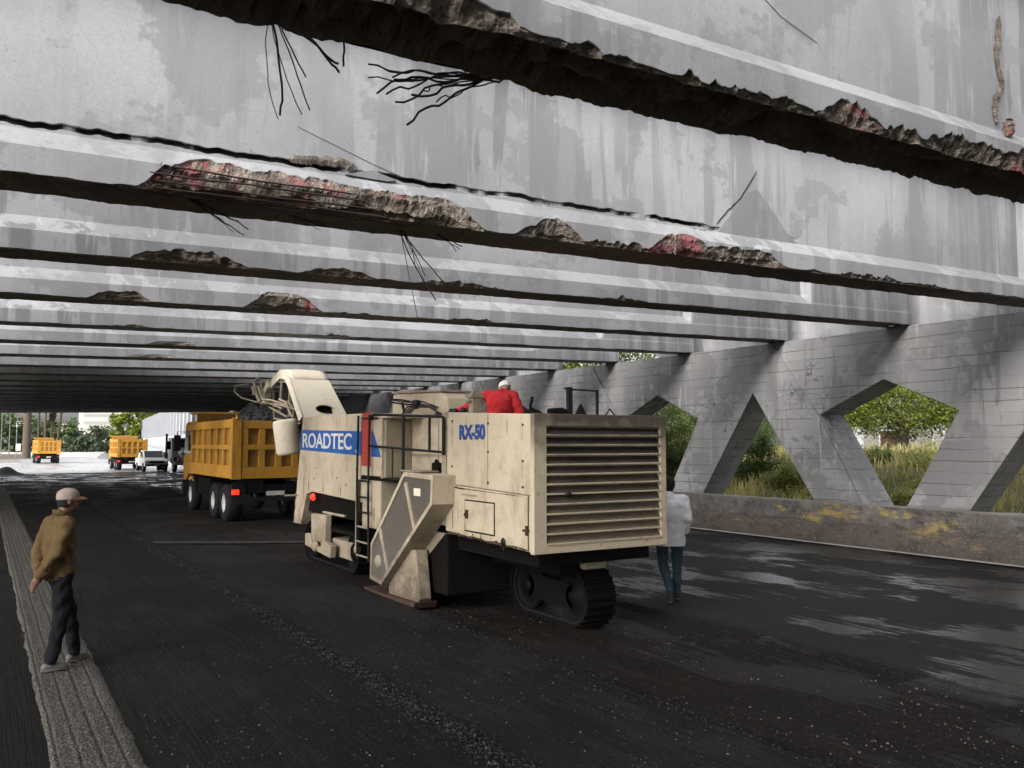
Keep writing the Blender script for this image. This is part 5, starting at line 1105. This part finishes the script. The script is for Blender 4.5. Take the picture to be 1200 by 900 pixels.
# the operator in red, seated on the machine with his back to us
p = empty('person', (6.42, 10.72, 1.78), 'man in red jacket and white cap seated on top of the milling machine', 'person', 'people at the roadworks')
sL, eL, wL = V((-.19,.08,1.13)), V((-.43,.03,.98)), V((-.64,.06,.88)); sR, eR, wR = V((.20,.05,1.12)), V((.31,-.04,.84)), V((.10,.0,.83))
hc = V((.08,.23,1.235)); fw = V((-.25,1,-.5)); hL, kL, aL = V((-.10,.0,.68)), V((-.14,.42,.62)), V((-.14,.44,.12)); hR, kR, aR = V((.10,.0,.68)), V((.14,.42,.62)), V((.14,.44,.12))
body = [(tuple(hL),.075,tuple(kL),.05),(tuple(kL),.05,tuple(aL),.036),(tuple(hR),.075,tuple(kR),.05),(tuple(kR),.05,tuple(aR),.036),('e',(0,.0,.72),(.15,.10,.11)),('e',(0,.02,.95),(.15,.10,.20)),
  (tuple(sL),.05,tuple(eL),.038),(tuple(eL),.036,tuple(wL),.026),(tuple(sR),.05,tuple(eR),.038),(tuple(eR),.036,tuple(wR),.026),(tuple(sL),.06,tuple(sR),.06),((0,.04,1.12),.058,tuple(hc-V((0,.02,.05))),.055)] + head(hc, fw) + hand(wR, (-1,.1,-.05), (0,.2,-1), (0,1,0), .5) + hand(wL, (-.8,.2,-.5), (-.3,0,-1), (0,1,0), .7)
mesh_obj('body', blob(body, .0085, 2), SKINR, p)
jk = [('e',(0,.0,.93),(.185,.135,.24)),((-.08,.02,1.05),.12,(-.08,-.0,.70),.115),((.08,.02,1.05),.12,(.08,-.0,.70),.115),(tuple(sL),.082,tuple(sR),.082),(tuple(sL),.080,tuple(eL),.066),(tuple(eL),.066,tuple(wL+(eL-wL)*.05),.050),(tuple(sR),.082,tuple(eR),.070),(tuple(eR),.064,tuple(wR+(eR-wR)*.75),.060),((0,.07,1.15),.085,(.03,.12,1.18),.066)]
mesh_obj('jacket', blob(jk, .011, 3, .007, 12), REDC, p)
mesh_obj('trousers', blob([('e',(0,.0,.70),(.155,.12,.10)),(tuple(hL),.09,tuple(kL),.07),(tuple(kL),.07,tuple(aL),.056),(tuple(hR),.09,tuple(kR),.07),(tuple(kR),.07,tuple(aR),.056)], .012, 3, .005, 4), NAVY, p)
eyes(hc, fw, p); cap(hc, fw, CAPW, CAPW, p); 
for a in (aL, aR):
    mesh_obj('shoe', blob([((a.x,a.y-.05,.05),.045,(a.x,a.y+.13,.042),.038),((a.x,a.y,.05),.046,(a.x,a.y,.10),.046)], .010, 2), SHOED, p)
p.rotation_euler.z = R(-30)

# the far man by the second truck
p = empty('person', (11.35, 77.0, -.02), 'tiny distant man in white shirt and jeans behind an orange truck', 'person', 'people at the roadworks')
body = [((-.09,0,.9),.08,(-.10,0,.08),.045),((.09,0,.9),.08,(.10,0,.08),.045),('e',(0,0,1.2),(.16,.1,.28)),((-.19,0,1.4),.05,(-.25,.05,.9),.03),((.19,0,1.4),.05,(.25,.05,.9),.03),((0,0,1.4),.055,(0,.02,1.55),.05)]+head((0,.03,1.6),(0,1,0))+hand((-.25,.05,.88),(0,0,-1),(1,0,0),(0,1,0),.4)+hand((.25,.05,.88),(0,0,-1),(-1,0,0),(0,1,0),.4)
mesh_obj('body', blob(body, .012, 2), SKIN, p)
mesh_obj('shirt', blob([('e',(0,0,1.18),(.185,.13,.26)),((0,0,1.3),.12,(0,0,.92),.14),((-.19,0,1.4),.08,(-.24,.03,1.1),.065),((.19,0,1.4),.08,(.24,.03,1.1),.065),((-.19,0,1.4),.08,(.19,0,1.4),.08)], .015, 3), WSHIRT, p)
mesh_obj('jeans', blob([('e',(0,0,.9),(.16,.12,.12)),((-.09,0,.88),.095,(-.10,0,.1),.06),((.09,0,.88),.095,(.10,0,.1),.06)], .015, 3), JEANS, p)
mesh_obj('hair', blob([('e',(0,.02,1.64),(.085,.10,.09))], .015, 2), HAIR, p)
for x in (-.1,.1): mesh_obj('shoe', blob([((x,-.03,.045),.045,(x,.14,.04),.038)], .012, 2), SHOED, p)
# ---------------------------------------------------------------- vegetation
BARK = plain('bark', (.075,.055,.04), .9, .5, 12, bumpk=.6)
LF1 = leafmat('fresh_green_leaves', (.045,.08,.010), (.21,.24,.028)); LF2 = leafmat('dark_green_leaves', (.030,.060,.014), (.105,.155,.035)); LF3 = leafmat('dry_grass_blades', (.16,.19,.045), (.62,.50,.22)); LF4 = leafmat('bush_leaves', (.14,.18,.035), (.46,.44,.15)); LF5 = leafmat('far_leaves', (.045,.062,.034), (.11,.14,.075))
def leaves(name, clumps, mat, par, rs, per=60, size=.16, flat=.6, squash=1.):
    """clumps: (centre, radius). Small bent leaf quads through each clump's volume."""
    vs = []; fs = []; tint = []
    for c, r in clumps:
        base = rs.random()
        for i in range(per):
            d = V((rs.gauss(0,1), rs.gauss(0,1), rs.gauss(0,1))).normalized()*r*rs.random()**.45; d.z *= squash
            q = V(c)+d; s = size*rs.uniform(.6,1.35)
            a = V((rs.gauss(0,1), rs.gauss(0,1), rs.gauss(0,flat))).normalized(); b = a.cross(V((rs.gauss(0,.5), rs.gauss(0,.5), 1))).normalized(); n = a.cross(b)
            k = len(vs); vs += [q-a*s*.5, q+b*s*.30+n*s*.06, q+a*s*.5-n*s*.10, q-b*s*.30+n*s*.06]; fs.append((k,k+1,k+2,k+3)); t = clamp(.55*base+.45*rs.random()); tint += [t]*4
    me = bpy.data.meshes.new(name); off = wloc(par); me.from_pydata([v-off for v in vs], [], fs); me.materials.append(mat)
    at = me.attributes.new('tint','FLOAT_COLOR','POINT'); at.data.foreach_set('color', [w for t in tint for w in (t,t,t,1)])
    o = bpy.data.objects.new(name, me); COL.objects.link(o); o.parent = par; return o
def tree(label, base, h, cr, mat, seed, name='tree', cat='tree', group=None, nb=9, ncl=46, per=70, size=.17, trunk=.16, low=.45, squash=.75, lean=(0,0)):
    rs = random.Random(seed); t = empty(name, base, label, cat, group); B = V(base); g = MB()
    top = B+V((lean[0],lean[1],h*.62)); P = [B+(top-B)*i/6+V((.12*fbm(i*.7,seed,0),.12*fbm(i*.7,seed,5),0)) for i in range(7)]; g.tube(P, trunk, 9, r1=trunk*.5)
    tr = g.build('trunk', BARK, t); cl = []
    for k in range(nb):
        a = 2*math.pi*k/nb+rs.uniform(-.4,.4); st = P[rs.randint(3,6)]; en = B+V((lean[0]+cr*.75*math.cos(a)*rs.uniform(.6,1.), lean[1]+cr*.75*math.sin(a)*rs.uniform(.6,1.), h*rs.uniform(low+.12,.88)))
        q = MB(); mid = (st+en)/2+V((0,0,.12*h*rs.random())); q.tube([st, (st+mid)/2+V((.05,.03,.05)), mid, (mid+en)/2, en], trunk*.42, 6, r1=trunk*.10); q.build('limb', BARK, tr)
        cl.append((en, cr*rs.uniform(.24,.40)))
    while len(cl) < ncl:
        d = V((rs.gauss(0,1),rs.gauss(0,1),rs.gauss(0,1))).normalized()*rs.uniform(.45,1.); c = B+V((lean[0]+d.x*cr*.86, lean[1]+d.y*cr*.86, h*(low+1)/2+d.z*h*(1-low)*.46))
        if fbm(c.x*.5, c.y*.5, c.z*.5+seed) < -.18: continue
        cl.append((c, cr*rs.uniform(.15,.30)))
    leaves('crown', cl, mat, t, rs, per, size, squash=squash); return t
TG = 'trees beyond the concrete wall'
tree('bright green spreading tree seen through the large five-sided opening', (32.5,21.6,1.6), 4.1, 4.6, LF1, 11, group=TG, ncl=170, per=240, size=.11, low=.14, trunk=.2, squash=.6)
tree('darker tree right of the bright one, arching over the grey building', (34.5,17.6,1.7), 4.1, 3.4, LF2, 12, group=TG, ncl=60, per=180, size=.12, low=.22, trunk=.17)
tree('dense dark tree behind the triangular opening', (37.0,35.0,1.7), 4.3, 4.2, LF2, 13, group=TG, ncl=60, per=160, size=.12, low=.10)
tree('dark tall tree filling the opening beside the engine box', (26.0,30.5,1.3), 5.0, 3.8, LF2, 14, group=TG, ncl=70, per=160, size=.12, low=.05)
tree('olive tree whose top shows in the gap under the beams', (25.5,33.0,1.2), 7.4, 3.6, LF1, 15, group=TG, ncl=80, per=200, size=.14, low=.3)
tree('tree standing at the right edge of the picture behind the wall', (33.0,12.0,1.7), 4.3, 3.8, LF2, 16, group=TG, ncl=50, per=80, size=.22, low=.3)
tree('tree farther along the bank behind the other trees', (41.0,40.0,1.8), 5.2, 5, LF2, 17, group=TG, ncl=60, per=80, size=.3, low=.1)
tree('broad tree closing the view behind the grey building', (53.0,31.0,1.8), 6.0, 6, LF2, 18, group=TG, ncl=60, per=80, size=.35, low=.1)
BG = 'bushes on the grassy bank'
for lb, b, h, r, m, sd in (('loose yellow-green shrub right of centre in the five-sided opening',(23.0,12.7,1.05),.8,1.0,LF4,41),('green shrub left of centre in the five-sided opening',(24.5,17.2,1.3),.8,1.1,LF2,42),('low yellowish shrub right of the olive bush',(21.6,16.0,.75),.8,.9,LF4,43),('scrubby plant in the lowest corner of the five-sided opening',(19.4,12.9,.5),.6,.6,LF4,44),('leafy olive bush behind the foot of the triangular opening',(20.8,17.6,.55),1.5,1.0,LF4,31),('rounded bush on the grass slope in the five-sided opening',(24.2,15.4,1.25),.9,1.3,LF4,32),('small yellowish bush low in the five-sided opening',(21.6,13.7,.75),.7,.8,LF4,33),
    ('tall dark bush beside the engine box opening',(20.2,22.4,.5),3.6,1.5,LF2,34),('towering bush behind the reedy shrub',(22.8,26.0,.9),4.6,1.9,LF2,45),('tall bush behind the apex of the triangular opening',(25.5,24.0,1.2),2.6,1.8,LF2,46),('tall reedy shrub behind the engine box opening',(21.5,22.8,.7),3.4,1.4,LF4,35),('shrub behind the left side of the triangular opening',(22.2,20.3,.9),2.3,1.2,LF2,36),('low bush at the far right behind the barrier',(20.5,8.9,.6),1.1,1.1,LF4,37)):
    rs = random.Random(sd); t = empty('bush', b, lb, 'bush', BG); g = MB()
    for k in range(6): a = k*1.05; g.tube([V(b), V(b)+V((r*.3*math.cos(a), r*.3*math.sin(a), h*.5)), V(b)+V((r*.6*math.cos(a), r*.6*math.sin(a), h*.85))], .022, 5, r1=.006)
    g.build('stems', BARK, t)['kind'] = 'stuff'
    cl = []
    for k in range(int(20+14*h)): d = V((rs.gauss(0,1),rs.gauss(0,1),abs(rs.gauss(0,1)))).normalized()*rs.uniform(.3,1.); cl.append((V(b)+V((d.x*r*.8,d.y*r*.8,.1+d.z*h*.8)), .34*r**.5*rs.uniform(.6,1.1)))
    leaves('foliage', cl, m, t, rs, 170, .075, squash=.9)
rs = random.Random(77); vs_ = []; fs_ = []; tn = []
for i in range(26000):
    x = 17.7+12.5*rs.random()**1.5; y = rs.uniform(4, 31); dens = fbm(x*.5, y*.5, 9)
    if dens < -.25 and rs.random() < .6: continue
    h = rs.uniform(.12,.46)*(1+.5*dens)*(1.25 if rs.random() < .12 else 1); z = bank_h(x,y)-.03; a = rs.random()*6.28; lx, ly = rs.gauss(0,.22)*h, rs.gauss(0,.22)*h; w = rs.uniform(.008,.018)
    dx, dy = w*math.cos(a), w*math.sin(a); k = len(vs_); vs_ += [(x-dx,y-dy,z),(x+dx,y+dy,z),(x+dx*.7+lx*.4,y+dy*.7+ly*.4,z+h*.6),(x-dx*.7+lx*.4,y-dy*.7+ly*.4,z+h*.6),(x+lx*1.2,y+ly*1.2,z+h)]; fs_ += [(k,k+1,k+2,k+3),(k+3,k+2,k+4)]
    tn += [clamp(.45+.75*fbm(x*.45+3, y*.45, 1)+rs.gauss(0,.22))]*5
me = bpy.data.meshes.new('tall_grass'); me.from_pydata(vs_, [], fs_); me.materials.append(LF3); at = me.attributes.new('tint','FLOAT_COLOR','POINT'); at.data.foreach_set('color', [w for t in tn for w in (t,t,t,1)])
o = bpy.data.objects.new('tall_grass', me); COL.objects.link(o); tag(o, kind='stuff')

# grey building beyond the bank
bl = empty('building', (43,28,1.8), 'low grey building with pale door and blue window behind the bright tree', 'building')
BW = paint('grey_building_wall', (.17,.155,.145), (.08,.07,.06), .4, .0, .8, .4); POLE0 = plain('dull_column_plaster', (.20,.19,.18), .8); BLG = plain('blue_window_glass', (.03,.075,.12), .15, .2, 3)
g = MB(); g.box(43,50,20,40,1.2,5.2); g.build('wall', BW, bl)
g = MB(); g.box(42.6,50.4,19.6,40.4,5.2,5.6); g.build('roof', BW, bl)
for y0, y1, z0, z1, m, nm in ((31.2,31.75,1.8,3.1,GREYP,'door'),(23.6,25.3,1.9,3.1,BLG,'window'),(26.3,26.8,1.9,4.6,POLE0,'column'),(28.8,30.0,1.6,2.9,RUSTY,'shutter')):
    g = MB(); g.box(42.93,43.0,y0,y1,z0,z1); q = g.build(nm, m, bl)
    g = MB(); g.box(42.90,42.99,y0-.1,y1+.1,z1,z1+.1); g.box(42.90,42.99,y0-.1,y0,z0,z1-.002); g.box(42.90,42.99,y1,y1+.1,z0,z1-.002); g.build('frame', GREYP, q)

# ---------------------------------------------------------------- beyond the far mouth
WALLW = paint('white_retaining_wall', (.40,.41,.43), (.25,.25,.26), .4, .0, .8, .3); RIBW = paint('grey_wall_rib', (.24,.25,.265), (.17,.17,.18), .4, .0, .8, .3)
g = MB(); A, B_ = V((14.6,72.0,0)), V((60.7,560,0)); d = (B_-A).normalized(); n = V((d.y,-d.x,0)); H = 6.0
g.add([A-V((0,0,.3)), B_-V((0,0,.3)), B_+n*.5-V((0,0,.3)), A+n*.5-V((0,0,.3)), A+V((0,0,H)), B_+V((0,0,H)), B_+n*.5+V((0,0,H)), A+n*.5+V((0,0,H))], [(0,3,2,1),(4,5,6,7),(0,1,5,4),(1,2,6,5),(2,3,7,6),(3,0,4,7)])
rw_ = g.build('retaining_wall', WALLW, fix=(14,80,0)); tag(rw_, 'long white ribbed retaining wall rising beyond the far mouth on the right', 'wall')
for i in range(60):
    q = A+d*(1.2+i*3.4); g = MB(); g.bar(q-n*.07+V((0,0,3.0)), q-n*.07+V((0,0,H-.05)), .34, .18, up=(d.x,d.y,0)); g.build('rib', RIBW, rw_)
g = MB(); g.bar(A-n*.12+V((0,0,1.4)), A+d*150-n*.12+V((0,0,2.9)), .25, .3); g.build('ledge', RIBW, rw_)
g = MB(); g.bar(V((-30,172,.35)), V((17.6,160,.35)), .3, .9); tag(g.build('far_barrier', GREYP, fix=(0,168,0)), 'low grey barrier across the far bend of the road', 'barrier')
g = MB(); rows = []
for zz, rr in ((-.1,1.15),(.28,1.1),(.34,1.0),(.38,.9),(.75,.75),(.80,.6),(.82,.0)): rows.append([(15.6+rr*math.cos(a), 136+rr*math.sin(a)*(1 if math.sin(a) < 0 else 9), zz) for a in [2*math.pi*i/28 for i in range(28)]])
g.grid(rows, close=True); tag(g.build('traffic_island', plain('island_kerb', (.12,.12,.12), .8), fix=(15.6,136,0)), 'dark rounded kerb of the traffic island beside the orange truck', 'kerb')
HG = 'trees at the far bend'
for i, (lb, b, h, r) in enumerate((('wide dark tree mass at the far left behind the lamp posts',(-1,176,0),9.0,6),('dark tree left of the thick palm trunk',(5.0,182,0),8.0,4.5),('rounded tree just right of the far truck',(11.5,184,0),8.0,5.0),('pale green tree in the middle of the far bend',(17.5,190,0),6.0,5.0),('low tree left of the white wall end',(22,196,0),5.5,5),
    ('bushy green tree in front of the white wall end',(20.0,150,0),8.6,3.6),('yellowish tree peeping over the white wall',(26.5,170,2),10.0,3.6),('low hedge-like tree behind the far barrier',(8,176,0),4.6,4.6),('low bushy tree behind the island',(15.5,174,0),4.2,4.2),('tree closing the left side of the bend',(-9,170,0),11,7))):
    tree(lb, b, h, r, LF5 if i in (3,4,7,8) else LF2 if i not in (5,6) else LF1, 50+i, group=HG, nb=6, ncl=40, per=42, size=.75, low=.05, trunk=.25)
PG = 'palms at the far bend'
for i, (lb, x, y, h, r0) in enumerate((('thick shaggy palm standing above the far truck',5.6,148,13.,.55),('thin palm just right of the thick palm',7.2,150,12.5,.16),('thin straight palm in the middle of the palm row',8.2,152,13.,.16),('slender palm with a low dark skirt of fronds',9.1,151,10.5,.18),('leaning slender palm at the right end of the palm row',9.8,153,12.,.17))):
    t = empty('palm_tree', (x,y,0), lb, 'palm', PG); g = MB(); lean = 1.1 if i == 4 else 0
    g.tube([(x+lean*k/8, y, h*k/8) for k in range(9)], r0*1.15, 9, r1=r0*.8); g.build('trunk', BARK, t); rs = random.Random(90+i)
    if i in (0,3): leaves('dead_fronds', [((x,y,h*.62+k*.5), .75+.12*k) for k in range(8)] if i == 0 else [((x,y,h*.55+k*.4), .5) for k in range(4)], leafmat('dead_palm_fronds', (.06,.04,.03), (.11,.08,.055)), t, rs, 60, .5)
    leaves('crown', [((x+lean+1.5*math.cos(a), y+1.5*math.sin(a), h+rs.uniform(-.3,.7)), .8) for a in [k*.7 for k in range(9)]], LF2, t, rs, 40, .6)
POLE = plain('galvanised_pole', (.13,.13,.135), .5, .2)
for i, (x, y) in enumerate(((2.02,130),(2.95,131),(3.8,132))):
    t = empty('lamp_post', (x,y,0), ('pale lamp post at the very left edge','pale lamp post second from the left edge','pale lamp post nearest the far truck')[i], 'lamp post', 'lamp posts at the far bend')
    g = MB(); g.tube([(x,y,0),(x,y,8.2)], .06, 8, r1=.04); g.build('pole', POLE, t); g = MB(); g.tube([(x,y,8.2),(x-.5,y,8.6),(x-1.4,y,8.75)], .04, 6); g.build('arm', POLE, t); g = MB(); g.box(x-1.9,x-1.3,y-.12,y+.12,8.70,8.82); g.build('lamp_head', POLE, t)
t = empty('road_sign', (3.9,128,0), 'small pale sign panel on a post left of the far truck', 'sign'); g = MB(); g.tube([(3.9,128,0),(3.9,128,2.2)], .04, 6); g.build('post', POLE, t); g = MB(); g.box(3.62,4.18,127.9,127.96,1.3,2.2); g.build('panel', WHITEL, t)
SIDE = plain('pale_pavement', (.25,.23,.22), .8)
g = MB(); g.box(-40,3.9,118,160,-.1,.12); tag(g.build('pavement', SIDE), kind='structure')
g = MB(); g.bar(V((-30,133.5,.45)), V((4.6,133.5,.45)), .25, .7); tag(g.build('roadside_wall', plain('brownish_low_wall', (.16,.12,.10), .8), fix=(-2,133,0)), 'low brownish wall along the pavement at the far left', 'wall')
FB = paint('faint_far_plaster', (.55,.50,.46), (.4,.36,.33), .2, .0, .8, .1)
for i, (x, y, w, h) in enumerate(((44,420,15,17),(62,430,16,21),(36,520,10,13),(20,560,8,15))):
    t = empty('apartment_block', (x,y,0), ('pale apartment block above the orange truck','taller cream apartment block beside the white wall','small far block left of the pale apartments','faint slim tower block over the far trees')[i], 'building', 'apartment blocks in the distance')
    g = MB(); g.box(x-w/2,x+w/2,y,y+12,-.2,h); wl = g.build('wall', FB, t)
    for r_ in range(int(h/3.2)):
        g = MB(); g.box(x-w/2+1, x+w/2-1, y-.06, y, 1.2+r_*3.2, 2.6+r_*3.2); g.build('window_band', GREYP, t)
hl = MB(); rows = [[(x, y, -2+30*math.exp(-((x-40)/260)**2)*sstep(700, 1100, y)*(.7+.5*fbm(x*.006, y*.004, 2))) for x in range(-600,700,40)] for y in range(650,1400,50)]
hl.grid(rows); tag(hl.build('hills', plain('far_hill', (.10,.12,.08), .9, .4, .02)), kind='structure')
bpy.context.view_layer.update()
